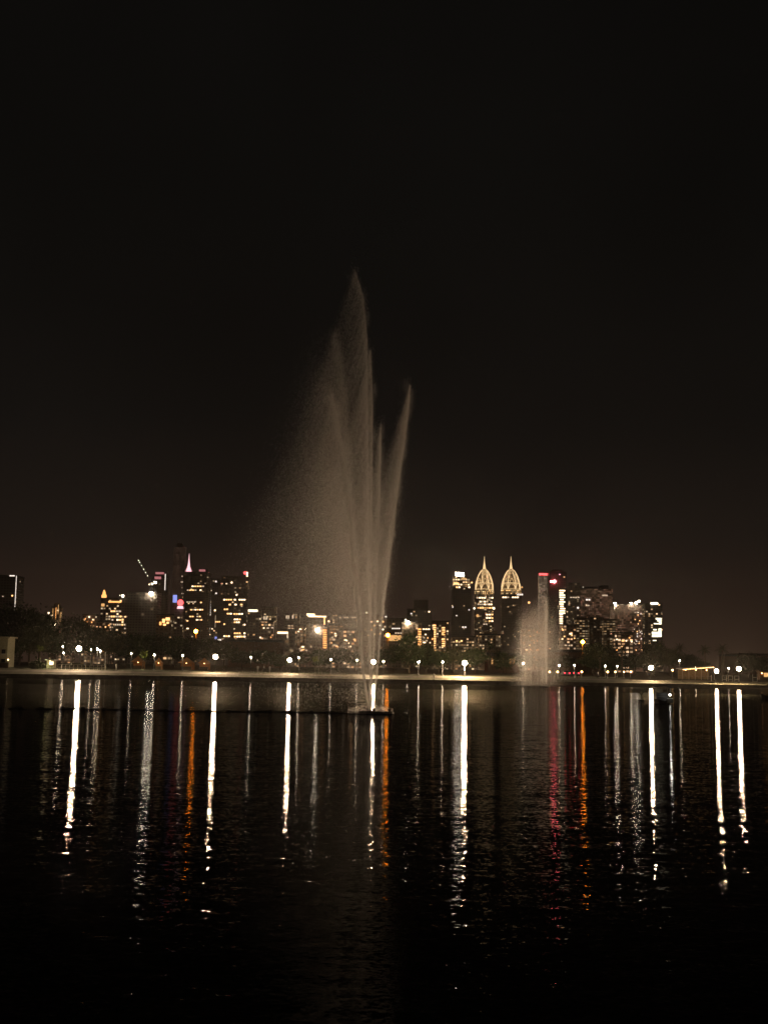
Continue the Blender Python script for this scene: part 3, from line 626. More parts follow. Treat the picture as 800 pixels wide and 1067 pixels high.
proto_tree('flat', 'acacia_tree', 5, 8, 5.0, 1.5, M_['leaf2'], 7)
proto_palm('palm1', 7); proto_palm('palm2', 8)
def plant(key, px, ytop, wpx, Y, label, cat='tree', group='trees along the far bank'):
    pr = PROTO[key]; base = onz(px, Y, gz(0, 400) if Y > 345 else gz(onz(px, Y, 2).x, Y))
    top = at(px, ytop, Y); h = top.z - base.z; w = wpx / FPX * Y
    if not pr[3]: o = pr[0]; pr[3] = True
    else: o = copy_tree(pr[0])
    o.location = base; o.rotation_euler = (0, 0, R.uniform(0, 6.28)); o.scale = (w/pr[2], w/pr[2], h/pr[1])
    tag(o, label, cat, group)
    return o
TREES = [
 ('tall', 2, 634, 34, 350, 'big dark tree filling the left edge above the beige building'),
 ('broad2', 20, 633, 36, 356, 'tallest dark tree of the left bank, right of the white light bracket'),
 ('broad1', 40, 637, 34, 348, 'large dark tree left of the slim orange-lit tower'),
 ('broad3', 30, 657, 40, 338, 'spreading dark tree right above the small yellow-green lit bush'),
 ('broad1', 57, 658, 26, 345, 'lower dark tree in the dip under the slim orange-lit tower'),
 ('broad2', 75, 645, 32, 352, 'tall dark tree behind the brightest left lamp'),
 ('broad1', 95, 651, 32, 348, 'dark tree below the cluster of warm lights'),
 ('broad3', 113, 658, 32, 346, 'dark tree at the foot of the orange-turret building'),
 ('broad1', 131, 661, 28, 352, 'dark tree at the foot of the crane building, left side'),
 ('broad2', 147, 662, 28, 346, 'dark tree above the lit green sapling'),
 ('broad3', 164, 663, 30, 352, 'dark tree under the orange-fronted restaurant'),
 ('broad1', 182, 664, 28, 346, 'dark tree under the red globe tower'),
 ('broad2', 199, 665, 26, 352, 'dark tree just below the orange lamp glow of the left skyline'),
 ('broad1', 215, 664, 26, 348, 'dark tree behind the big lamp under the banded towers'),
 ('broad3', 233, 671, 28, 344, 'lower dark tree at the left end of the long brown hall'),
 ('broad3', 252, 680, 26, 338, 'low round tree before the middle of the brown hall'),
 ('broad1', 273, 677, 26, 336, 'round dark tree before the right end of the brown hall'),
 ('broad2', 292, 682, 20, 342, 'small dark tree beside the lamp at the spray edge'),
 ('broad1', 312, 679, 22, 346, 'dark tree in the spray left of the yellowish lit shrub'),
 ('broad2', 334, 677, 22, 346, 'dark tree below the orange stair strip'),
 ('broad1', 352, 674, 26, 350, 'tall veiled tree in the thick of the spray'),
 ('broad3', 370, 680, 22, 342, 'veiled tree left of the lamp at the fountain foot'),
 ('broad2', 392, 678, 20, 346, 'veiled tree behind the fountain foot lamp'),
 ('broad1', 410, 672, 20, 344, 'dark tree just right of the jets under the tall orange lamp'),
 ('tall', 426, 661, 24, 338, 'tallest dark tree right of the big fountain'),
 ('broad2', 444, 672, 20, 344, 'dark tree in front of the stepped tower'),
 ('broad1', 457, 678, 20, 340, 'low dark tree below the slab with orange window columns'),
 ('broad3', 472, 677, 24, 342, 'spreading dark tree left above the central shore lamp'),
 ('broad1', 495, 675, 26, 340, 'round dark tree right above the central shore lamp'),
 ('palm1', 511, 667, 14, 346, 'tall palm before the tan block between spired towers'),
 ('broad2', 524, 680, 20, 350, 'dark tree rising over the red-doored building'),
 ('broad1', 546, 681, 22, 345, 'dark tree hidden behind the small fountain spray'),
 ('broad3', 568, 686, 22, 350, 'low tree behind the foot of the small fountain'),
 ('broad3', 590, 684, 20, 372, 'low dark tree behind the red tail lights'),
 ('flat', 625, 672, 32, 342, 'flat-topped tree in front of the dark slab'),
 ('broad1', 618, 682, 30, 352, 'bushy tree just right of the orange mast lamp'),
 ('palm2', 648, 671, 15, 340, 'palm in front of the wide reddish tower'),
 ('broad2', 641, 683, 24, 348, 'dark tree above the row of small amber lamps'),
 ('broad1', 662, 681, 26, 348, 'dark tree left of the lamp near the boat'),
 ('broad2', 681, 670, 24, 346, 'tall dark tree at the foot of the rightmost tower'),
 ('broad3', 697, 678, 26, 344, 'spreading tree right of the lamp near the boat'),
 ('palm1', 708, 670, 15, 346, 'palm alone against the sky right of the rightmost tower'),
 ('broad1', 716, 681, 20, 352, 'dark tree behind the string-lit pavilion'),
 ('palm2', 735, 672, 17, 336, 'left of the two tall palms over the pavilion'),
 ('palm1', 753, 671, 19, 336, 'right of the two tall palms over the pavilion'),
 ('broad3', 728, 689, 22, 344, 'low tree filling the gap below the two palms'),
 ('broad2', 779, 682, 22, 346, 'dark tree right above the last big lamp'),
 ('broad1', 796, 684, 24, 344, 'dark tree at the right edge of the picture'),
]
for a in TREES: plant(*a)

def bush(px, py, wpx, Y, label, lamp=True):
    c = at(px, py, Y); z0 = gz(c.x, Y); r = wpx/2/FPX*Y
    root = empty('lit_shrub', (c.x, Y, z0), label, 'shrub', 'shrubs lit by spotlights')
    zc = c.z - z0
    MB().tube([(0,0,-.2),(0.05,0,zc*.6),(0,0,zc)], [.09,.07,.03], 6).build('trunk', M_['bark'], root)
    np_mesh('crown', leaves(14, 45, r, r*1.1, zc, 0.16, int(px)), 4, M_['bush'], root)
    s = empty('ground_spotlight', (c.x + 0.5, Y - 1.9, gz(c.x, Y-1.9)), 'small spotlight aimed at the ' + label, 'spotlight', 'spotlights under the shrubs')
    MB().tube([(0,0,-.1),(0,0,.55)], .04, 6).build('stake', M_['darkmetal'], s); MB().ball((0,.14,.68), .12, 0, 8, 6).build('bulb', G['bushlamp'], s, True); MB().box(-.2,-.06,.5,.2,-.02,.86).build('shield', M_['darkmetal'], s)
bush(42, 676, 6, 316, 'small shrub glowing yellow-green on the dark left bank')
bush(149.5, 682.5, 7, 318, 'bright green sapling between the left path lamps')
bush(328.5, 686.5, 6, 318, 'yellowish shrub shining through the fountain spray')

# ------------------------------------------------------------------ lamps
LP = {}
def lamp(kind, px, py, Y, label, group=None):
    h = at(px, py, Y); z0 = gz(h.x, Y) if Y < 345 else 2.5; hh = h.z - z0
    spec = {'flood': ('park_lamp', .50, 'big'), 'globe': ('park_lamp', .52, 'big'), 'path': ('park_lamp', .17, 'small'), 'sodium': ('street_lamp', .62, 'sodium'), 'amber': ('bollard_lamp', .22, 'amber')}[kind]
    root = empty(spec[0], (h.x, Y, z0), label, 'lamp', group)
    r = spec[1] * {82.5: 1.12, 224.5: 1.0, 301.7: .82, 389: .9, 484: 1.08, 678: .95, 746.3: .85, 769.5: .92}.get(px, R.uniform(.8, 1.15))
    arm = 0 if kind != 'sodium' else 0.5
    o_ = .12 + r*(1.6 if kind == 'flood' else 1)
    MB().tube([(0, o_, -.3), (0, o_, .5), (0, o_, hh + r*.7)], [.10, .075, .055] if kind != 'sodium' else [.16,.13,.09], 8).build('pole', M_['pole'], root, True)
    MB().lathe([(.2, 0), (.2, .12), (.12, .3)], 10, (0, o_, -.05)).build('base', M_['pole'], root)
    MB().tube([(0, o_, hh + r*.7), (0, 0 if kind != 'flood' else r*1.2, hh + (r + .03 if kind != 'flood' else r*.5))], .04, 5).build('bracket', M_['pole'], root)
    MB().ball((0, 0, hh), r, 0, 8, 6).build('lamp_globe', G[spec[2]], root, True)
    if kind == 'flood':                           # open drum housing added to throw light lakeward and keep bank and trees dark
        mb = MB(); n = 14; o = []
        for y, q in ((.55, .9), (.5, 1.12), (-.16, 1.2), (-.16, 1.14), (.44, 1.06), (.46, .1)):
            o.append(len(mb.v))
            for k in range(n):
                a = 2*math.pi*k/n; mb.v.append((r*q*math.cos(a), y*r/.42 - .04, hh + r*q*math.sin(a) + (-.10*y)))
        for i in range(5):
            for k in range(n): mb.f.append((o[i]+k, o[i]+(k+1)%n, o[i+1]+(k+1)%n, o[i+1]+k)); mb.m.append(0)
        mb.f.append(tuple(o[0]+k for k in range(n))); mb.m.append(0)
        mb.build('hood', M_['darkmetal'], root, False)
    else: MB().lathe([(r*.75, 0), (r*.3, .1)], 10, (0, 0, hh + r + .01)).build('cap', M_['pole'], root)
    return root
GF = 'big glaring lamps along the far bank'; GP = 'small white path lamps'; GS = 'tall orange lamps'; GA = 'small amber lamps'
for a in [
 ('flood', 82.5, 676, 312, 'brightest glaring lamp on the left bank', GF),
 ('flood', 224.5, 684.5, 310, 'big glaring lamp below the two banded towers', GF),
 ('flood', 301.7, 688, 310, 'big glaring lamp in the left half of the spray', GF),
 ('flood', 389, 690, 310, 'big glaring lamp right behind the fountain foot', GF),
 ('globe', 484, 691, 310, 'big glaring lamp between the fountains, below the tall dark tower', GF),
 ('flood', 678, 696, 308, 'big glaring lamp just left of the small boat', GF),
 ('flood', 746.3, 699.5, 306, 'left of the two big lamps by the string-lit pavilion', GF),
 ('flood', 769.5, 697, 306, 'right of the two big lamps by the string-lit pavilion', GF)]:
    lamp(*a)
for (px, py, Y, l) in [
 (65.5, 674, 318, 'small path lamp left of the brightest left lamp, upper of the two stacked dots'),
 (66.2, 680.5, 330, 'small path lamp left of the brightest left lamp, lower of the two stacked dots'),
 (95, 677, 318, 'small path lamp close right of the brightest left lamp'),
 (104.5, 678.5, 312, 'larger path lamp beside the pale post on the left bank'),
 (101.5, 676.5, 314, 'path lamp at the left shoulder of the larger path lamp on the left bank'),
 (136.8, 681, 318, 'small path lamp left of the bright green sapling'),
 (160.8, 682.5, 318, 'small path lamp above the orange peaked tent'),
 (190.4, 683, 320, 'small path lamp above the widest glowing tent'),
 (261.5, 685, 320, 'small path lamp before the long brown hall'),
 (311.5, 685.5, 320, 'small path lamp close right of the big lamp in the spray'),
 (344.8, 687.5, 320, 'small path lamp in the middle of the spray'),
 (372, 688, 316, 'path lamp just left of the fountain foot'),
 (399.5, 689.3, 318, 'small dull lamp just right of the fountain foot lamp'),
 (436, 690, 318, 'small path lamp under the tallest tree right of the fountain'),
 (461, 690, 314, 'round path lamp left of the central big lamp'),
 (545, 691.5, 320, 'small path lamp seen through the left side of the smaller fountain'),
 (582.5, 693.6, 320, 'small path lamp just right of the smaller fountain'),
 (598.4, 693.2, 318, 'path lamp under the orange mast lamp'),
 (630.6, 694.3, 320, 'left of two small path lamps under the flat-topped tree'),
 (643, 694.3, 320, 'right of two small path lamps under the flat-topped tree'),
 (708, 688.5, 330, 'faint lamp among the trees left of the pavilion'),
 (724.5, 695.5, 322, 'lamp above the string lights of the pavilion'),
 (759, 696.5, 322, 'dim lamp between the two big pavilion lamps')]:
    lamp('path', px, py, Y, l, GP)
lamp('sodium', 204, 658, 470, 'tall orange lamp glowing above the left trees', GS)
lamp('sodium', 404, 662, 420, 'tall orange lamp right beside the fountain jets', GS)
lamp('sodium', 607, 669, 420, 'tall orange mast lamp right of the smaller fountain', GS)
for (px, l) in [(572.5, 'pale amber lamp at the foot of the smaller fountain'), (580.8, 'pale amber lamp left of the parked cars'), (606, 'amber lamp right of the parked cars'), (633, 'leftmost of the four amber lamps in a row under the dark trees'), (641, 'second from left of the four amber lamps in a row under the dark trees'), (650, 'third from left of the four amber lamps in a row under the dark trees'), (657, 'rightmost of the four amber lamps in a row under the dark trees'), (714, 'amber lamp at the left end of the pavilion'), (700.5, 'amber lamp left of the pavilion under the trees')]:
    lamp('amber', px, 700.2 if px < 690 else 698.5, 322, l, GA)

# ------------------------------------------------------------------ fountains
def droplet_mat():
    ma = bpy.data.materials.new('water_drops'); ma.use_nodes = True; t = ma.node_tree; t.nodes.clear()
    a = nn(t, 'ShaderNodeBsdfRefraction'); a.inputs['IOR'].default_value = 1.33; a.inputs['Roughness'].default_value = 0.7; b = nn(t, 'ShaderNodeBsdfTranslucent'); x = nn(t, 'ShaderNodeMixShader'); x.inputs[0].default_value = 0.48
    a.inputs[0].default_value = (0.98, 0.97, 0.96, 1); b.inputs[0].default_value = (0.96, 0.95, 0.94, 1)
    t.links.new(a.outputs[0], x.inputs[1]); t.links.new(b.outputs[0], x.inputs[2]); t.links.new(x.outputs[0], nn(t, 'ShaderNodeOutputMaterial').inputs[0])
    return ma
DROP = droplet_mat()
def flakes(P, size, g, stretch=2.4, lean=None):
    n = len(P); a = g.normal(size=(n, 3)) * 0.35 + np.array([0, 0, 1.0]); a /= np.linalg.norm(a, axis=1)[:, None]
    b = g.normal(size=(n, 3)); b -= (a*b).sum(1)[:, None]*a; b /= np.linalg.norm(b, axis=1)[:, None]
    s = size * (0.5 + g.random(n))[:, None]
    return np.stack([P - b*s*.5, P + b*s*.5, P + a*s*stretch], 1).reshape(-1, 3)
MULT = 3.5
def jet(parent, base, Y, path, n_stream, n_veil, drift, size, depth, g, spread=1.0, packets=340, low=0.0, soft=0.05, thin=True, loose_p=0.5):
    k = Y / FPX
    Q = [at(px, py, Y) - base for px, py in path]; Q[0].z = max(0.25, Q[0].z)
    Q = np.array([[q.x, 0, q.z] for q in Q])
    seg = np.linalg.norm(np.diff(Q, axis=0), axis=1); cum = np.concatenate([[0], np.cumsum(seg)]) / seg.sum()
    def along(u):
        x = np.interp(u, cum, Q[:, 0]); z = np.interp(u, cum, Q[:, 2]); return np.stack([x, depth*u*1.0 + 0*u, z], 1)
    ztop = Q[-1, 2]
    # the rising stream: tight at the nozzle, ragged towards the top
    n_stream, n_veil = int(n_stream*3.6), int(n_veil*MULT)
    u = g.random(n_stream)**0.92; P = along(u); w = (0.040 + 0.13*u**1.3) * spread
    P = P + g.normal(size=P.shape) * w[:, None] * np.array([1, 1, 2.2])
    k1, k2 = g.uniform(0, 6, 2)           # bursts: the stream comes in clots, its edge frayed
    P[:, 0] += (np.sin(u*47 + k1) + .7*np.sin(u*103 + k2)) * 0.16 * u**1.2 * spread
    P = P[g.random(n_stream) < .45 + .55*np.sin(u*71 + k2)**2 + .2*(1-u)]; u = None; n_stream = len(P); u = np.clip(P[:, 2]/max(.1, ztop), 0, 1)
    P[:, 0] -= np.abs(g.normal(size=n_stream)) * 0.35 * u**2 * spread * (g.random(n_stream) < .4)
    # drops torn off the stream all the way up, falling and drifting with the wind: loose ones and ragged packets
    pu = np.clip(1 - np.abs(g.normal(size=packets)) * 0.36, 0.15, 1.0); pw = 0.3 + g.random(packets)**2*1.5
    reach = 0.3 + 0.7*g.random(packets)
    idx = g.choice(packets, n_veil, p=pw/pw.sum())
    loose = g.random(n_veil) < loose_p
    src = along(np.where(loose, np.clip(1 - np.abs(g.normal(size=n_veil)) * 0.40, 0.12, 1.0), pu[idx]))
    f = g.random(n_veil)**1.6 * np.where(loose, 1.0, reach[idx]); fall = (src[:, 2] - low) * f
    dr = drift * np.where(loose, 0.08 + 1.2*g.beta(1.7, 1.5, n_veil), (0.85 + 0.22*g.random(packets))[idx])
    age = fall / max(1.0, ztop)
    V = src.copy(); V[:, 2] -= fall
    V[:, 0] -= dr * fall * (0.75 + 0.35*age)
    off = g.normal(size=(packets, 3)) * np.array([.25, .9, .6]) * spread
    V += off[idx] * (0.1 + 1.3*age)[:, None] + g.normal(size=V.shape) * (soft + 0.8*age)[:, None] * spread * np.array([.75, 1.2, 1.6 if soft > .1 else .8])
    if thin: V = V[(g.random(n_veil) > 0.70*np.clip(age, 0, 1)**0.8) & (g.random(n_veil) < np.clip(0.03 + V[:, 2]/(0.45*ztop), 0, 1))]
    P = np.concatenate([P, V]); P = P[P[:, 2] > 0.05]
    return np_mesh('water_jet', flakes(P, size, g), 3, DROP, parent)

def big_fountain():
    Y = 103.0; b = onz(386, Y, 0); b.z = 0
    root = empty('fountain', b, 'tall lake fountain throwing fanned jets and a veil of spray drifting left', 'fountain')
    g = np.random.default_rng(5)
    J = [([(386,742),(392,708),(399,634),(410,543),(417,488),(421,462),(425,430),(427,405)], 11000, 66000, .35, -1.5, .5),
         ([(386,742),(391.5,634),(395.5,520),(397,447)], 9000, 30000, .24, -2.2, .5),
         ([(386,742),(386.6,634),(387.5,500),(388,420),(386,366)], 9000, 44000, .25, -.8, .5),
         ([(385.5,742),(384.5,634),(383.5,480),(382,347),(378,306),(373,288),(369,277)], 12000, 92000, .40, 1.0, .55),
         ([(384.5,742),(378.5,700),(373,634),(362,502),(354,446),(347,416)], 28000, 38000, .27, -2.6, .6),
         ([(384,742),(379,700),(375,634),(364,480),(357,390),(349,340)], 4500, 40000, .34, 1.8, .4),
         ([(384,742),(377,690),(369,600),(350,470),(333,368)], 700, 80000, .34, 2.6, .8)]
    for path, ns, nv, dr, dep, lp in J: jet(root, b, Y, path, ns, nv, dr, 0.0135 if ns > 800 else .0105, dep, g, soft=0.05 if ns > 5000 else (1.2 if ns < 800 else .3), loose_p=lp)
    def splash(n, rad, zmax, size):
        a = g.random(n)*6.283; r = rad*np.sqrt(g.random(n)); z = zmax*g.random(n)**2.2*(1 - .6*r/rad)
        return flakes(np.stack([r*np.cos(a), r*np.sin(a), z + .03], 1), size, g, 1.6)
    np_mesh('splash', splash(2600, 1.9, .9, .03), 3, DROP, root)
    # floating base: a raft of drums with a ring of nozzles
    k = Y / FPX
    MB().lathe([(.95,-.25),(1.05,-.1),(1.05,.16),(.9,.22)], 20, (0,0,0)).build('float', M_['black'], root)
    MB().box(.95, -.45, -.2, 1.75, .45, .2).build('pump_box', M_['black'], root)
    MB().ball((1.55, 0, .32), .16, 0, 8, 6).build('marker', M_['darkmetal'], root)
    for i in range(8):
        a = 2*math.pi*i/8; MB().lathe([(.06,0),(.05,.16),(.03,.26)], 8, (.35*math.cos(a), .35*math.sin(a), .23)).build('nozzle', M_['darkmetal'], root)
    # dark floating boom trailing off to the left
    pts = []
    for i in range(120):
        px = 378 - i*3.6; y = Y + 0.9*math.sin(i*.10) + .35*math.sin(i*.31) - i*0.012
        p = onz(px, y, 0); pts.append((p.x, p.y, -0.01 + .035*math.sin(i*.9) + .02*math.sin(i*2.3)))
    o = MB().tube(pts, [.10 - .0004*i + .02*math.sin(i*.7) for i in range(120)], 8).build('floating_boom', M_['black'], None, True)
    tag(o, 'long low black floating boom lying on the water left of the big fountain', 'floating boom')
    for i in range(3, 118, 6):
        x, y, z = pts[i]; MB().lathe([(.05,-.16),(.20,-.10),(.23,.02),(.16,.15),(.05,.19)], 8, (x, y, .0)).build('float', M_['black'], o, True)
big_fountain()
def small_fountain():
    Y = 276.0; b = onz(567, Y, 0); b.z = 0
    root = empty('fountain', b, 'smaller fountain with a squarish pale veil near the far bank', 'fountain')
    g = np.random.default_rng(9)
    J = [([(569,713),(569,670),(569.5,622)], 2200, 7000, .10, .3), ([(565,713),(564,670),(563,628)], 500, 6500, .05, -.8), ([(560,713),(559,670),(557,632)], 500, 7000, .05, .8),
         ([(553,713),(552,670),(550,636)], 500, 6500, .05, -1.2), ([(547,713),(546,670),(545,641)], 400, 4500, .05, .6), ([(574,713),(575,670),(576,634)], 400, 4500, .05, 1.0), ([(576,713),(581,690),(585,652)], 500, 1600, .05, -.5)]
    for path, ns, nv, dr, dep in J: jet(root, b, Y, path, ns, nv, dr, 0.032, dep, g, spread=2.0, packets=70, soft=0.08 if ns > 1000 else 0.45, thin=False)
    MB().lathe([(.95,-.25),(1.05,-.1),(1.05,.16),(.9,.22)], 16, (0,0,0)).build('float', M_['black'], root)
    for i in range(6):
        a = 2*math.pi*i/6; MB().lathe([(.08,0),(.06,.18),(.04,.28)], 8, (.4*math.cos(a), .4*math.sin(a), .23)).build('nozzle', M_['darkmetal'], root)
small_fountain()

# ------------------------------------------------------------------ boats and things in the water
def boat():
    Y = 150.0; p = onz(690, Y, 0)
    root = empty('pedal_boat', (p.x, Y, 0), 'small canopied boat with a lit white side on the lake', 'boat')
    hull = MB()
    secs = [(-1.25, .35, .35), (-1.1, .75, .5), (-.3, .95, .55), (.5, .95, .55), (1.15, .8, .5), (1.3, .5, .45)]     # along y: half width, height
    vs = []
    for y, w, h in secs: vs += [(-w*.75, y, -.18), (w*.75, y, -.18), (w, y, h), (-w, y, h)]
    fs = []
    for i in range(len(secs)-1):
        o = i*4
        for a, b in ((0,1),(1,2),(2,3),(3,0)): fs.append((o+a, o+b, o+4+b, o+4+a))
    fs += [(0,3,2,1), tuple(len(vs)-4+k for k in range(4))]
    hull.add(vs, fs).build('hull', M_['darkmetal'], root)
    MB().box(-.75, -.35, .56, .75, .3, .8).build('seat', M_['darkmetal'], root); MB().box(-.75, .31, .56, .75, .45, 1.25).build('backrest', M_['darkmetal'], root)
    for x in (-.85, .8):
        for y in (-.75, .8): MB().tube([(x, y, .5), (x, y, 1.9)], .03, 6).build('canopy_post', M_['pole'], root)
    c = MB(); 
    prof = [(-1.05, 1.86), (-.7, 2.02), (0, 2.1), (.7, 2.02), (1.05, 1.86)]
    c.add([(x, y, z + dz) for dz in (0, .06) for x, z in prof for y in (-1.0, 1.0)], [(2*i, 2*i+1, 2*i+3, 2*i+2) for i in range(4)] + [(10+2*i, 12+2*i, 13+2*i, 11+2*i) for i in range(4)] + [(0,2,12,10),(2,4,14,12),(4,6,16,14),(6,8,18,16),(1,11,13,3),(3,13,15,5),(5,15,17,7),(7,17,19,9),(0,10,11,1),(8,9,19,18)])
    c.build('canopy', M_['darkmetal'], root)
    MB().box(.30, -1.33, .08, .98, -1.14, .62).build('white_panel', M_['white'], root)
    l = MB().ball((.62, -1.30, 1.05), .10, 0, 8, 6).build('lantern', glow('boat_lantern', (1.0, .95, .8), 60, True), root, True)
    MB().tube([(.62, -1.24, .6), (.62, -1.24, 1.0)], .025, 5).build('lantern_post', M_['pole'], root)
boat()
def marker_post():
    Y = 165.0; p = onz(668, Y, 0); root = empty('marker_post', (p.x, Y, 0), 'thin dark forked post standing in the water left of the small boat', 'post')
    MB().tube([(0,0,-1.4),(0,0,.75)], .06, 6).build('stake', M_['black'], root)
    MB().tube([(0,0,.7),(-.42,0,1.15)], .05, 6).build('fork_arm', M_['black'], root); MB().tube([(0,0,.7),(.40,0,1.12)], .05, 6).build('fork_arm', M_['black'], root)
    MB().lathe([(.4,-.1),(.45,.05),(.3,.14)], 12).build('float', M_['black'], root)
    Y = 185.0; p = onz(802, Y, 0); root = empty('rowing_boat', (p.x, Y, 0), 'dark end of an unlit boat cut off by the right edge', 'boat')
    vs = []
    for x, w, h in ((-1.3,.08,.72),(-.9,.42,.55),(0,.62,.48),(1,.62,.48),(1.6,.5,.5)): vs += [(x,-w*.6,-.15),(x,w*.6,-.15),(x,w,h),(x,-w,h)]
    fs = [(i*4+a, i*4+b, i*4+4+b, i*4+4+a) for i in range(4) for a, b in ((0,1),(1,2),(2,3),(3,0))] + [(0,3,2,1),(16,17,18,19)]
    MB().add(vs, fs).build('hull', M_['black'], root); MB().box(-.1,-.5,.49,.2,.5,.55).build('seat', M_['bark'], root)
marker_post()

# ------------------------------------------------------------------ bank furniture
def tent(px, wpx, Y, label, hgt=2.6):
    p = onz(px, Y, 2.1); z0 = gz(p.x, Y); w = wpx/FPX*Y/2
    root = empty('market_tent', (p.x, Y, z0), label, 'tent', 'glowing tents on the left bank')
    c = MB(); e = 1.75
    c.add([(-w,-w,e),(w,-w,e),(w,w,e),(-w,w,e),(0,0,hgt+.5)], [(0,1,4),(1,2,4),(2,3,4),(3,0,4)]); c.build('canopy', M_['tent'], root)
    MB().add([(-w*.97,w*.97,0),(w*.97,w*.97,0),(w*.97,w*.97,e-.02),(-w*.97,w*.97,e-.02)], [(0,1,2,3)]).build('back_cloth', M_['tent'], root)
    for x in (-1,1):
        for y in (-1,1): MB().tube([(x*w*.95,y*w*.95,0),(x*w*.95,y*w*.95,e)], .04, 5).build('leg', M_['pole'], root)
    MB().box(-w*.7,-w*.6,0,w*.7,-w*.35,.85).build('counter', M_['bark'], root)
    MB().ball((0,0,1.75), .13, 0, 8, 6).build('bulb', G['tentlamp'], root, True)
tent(143.5, 13, 330, 'dim orange tent left of the bright green sapling', 2.9); tent(165, 8, 324, 'small peaked orange tent, brightest roof of the tents'); tent(194, 16, 328, 'widest glowing tent on the left bank', 2.8); tent(212.5, 12, 328, 'orange tent next to the big lamp below the banded towers', 2.7)

def left_house():
    Y = 318; a = at(-14, 665, Y); b = at(8.6, 665, Y); z0 = gz(0, 400)
    root = empty('lake_house', ((a.x+b.x)/2, Y, 2.2), 'beige house cut off by the left edge', 'house'); w = (b.x-a.x)/2; h = b.z - 2.2
    MB().box(-w, 0, 0, w, 6, h).build('wall', M_['beige'], root); MB().box(-w-.3, -.7, h+.01, w+.6, 6.4, h+.35).build('roof', M_['beige'], root)
    for z in (1.0, 3.4):
        f = MB().box(w-1.5, -.06, z, w-.5, -.01, z+1.1).build('window', M_['glass'], root); MB().box(w-1.6, -.1, z-.12, w-.4, -.01, z-.02).build('sill', M_['white'], f)
    r2 = empty('garden_wall', ((a.x+b.x)/2 + 1, 311, gz(-90, 311)-.1), 'low brown wall in front of the beige house', 'wall')
    MB().box(-4, 0, 0, 4.2, .3, 1.4).build('wall_face', M_['brick'], r2); MB().box(-4.1, -.06, 1.41, 4.3, .36, 1.5).build('coping', M_['concrete'], r2)
    # light on the house: a wall lamp at its corner
    l = empty('wall_lamp', ((a.x+b.x)/2 + w + .9, Y - 2.2, 2.1), 'short lamp post lighting the beige house corner', 'lamp')
    MB().tube([(0,0,-.2),(0,0,1.9)], .04, 6).build('post', M_['pole'], l); MB().ball((0,0,2.02), .10, 0, 8, 6).build('bulb', glow('house_bulb', (1,.66,.36), 26, True), l, True)
left_house()
def kiosk():
    Y = 316; p = onz(52.5, Y, 2); z0 = gz(p.x, Y)
    root = empty('kiosk', (p.x, Y, z0), 'small white lit kiosk on the left bank', 'kiosk')
    MB().box(-1.0, 0, 0, 1.0, 1.6, 2.0).build('wall', M_['beige'], root); MB().box(-1.3, -.5, 2.01, 1.3, 1.9, 2.2).build('roof', M_['white'], root)
    MB().box(-.35, -.04, .9, .7, -.005, 1.7).build('serving_hatch', G['white'], root); MB().ball((-.1, -.32, 1.88), .09, 0, 8, 6).build('lamp', G['tentlamp'], root, True)
    # hedge dome left of it
    q = onz(39, 308, 1.5); h = empty('hedge', (q.x, 308, gz(q.x, 308)), 'dark rounded hedge at the waterline of the left bank', 'hedge')
    np_mesh('foliage', leaves(60, 50, 2.1, 1.0, .95, .16, 77, .3), 4, M_['leaf'], h)
    MB().tube([(-.9,0,-.2),(-.6,0,.8)], .05, 5).build('stem', M_['bark'], h); MB().tube([(.8,0,-.2),(.6,0,.8)], .05, 5).build('stem', M_['bark'], h)
    # railing
    a, b = onz(60, 309, 1.9), onz(110, 309, 1.9); r = empty('railing', (a.x, 309, gz(a.x, 309)), 'pale railing on the left bank below the brightest lamp', 'railing')
    L_ = b.x - a.x; n = 12
    for i in range(n+1): MB().box(L_*i/n-.035, -.035, -.2, L_*i/n+.035, .035, 1.1).build('post', M_['white'], r)
    for z in (.5, 1.1): MB().box(-.1, -.03, z+.002, L_+.1, .03, z+.06).build('rail', M_['white'], r)
    # pale post
    q = onz(109.3, 310, 2); o = empty('flagless_pole', (q.x, 310, gz(q.x, 310)), 'pale bare pole right of the larger path lamp on the left bank', 'pole')
    o.name = 'bare_pole'; MB().tube([(0,0,-.2),(0,0,4.3)], [.08,.06], 8).build('shaft', M_['white'], o); MB().ball((0,0,4.35), .09, 0, 8, 5).build('cap', M_['white'], o)
kiosk()
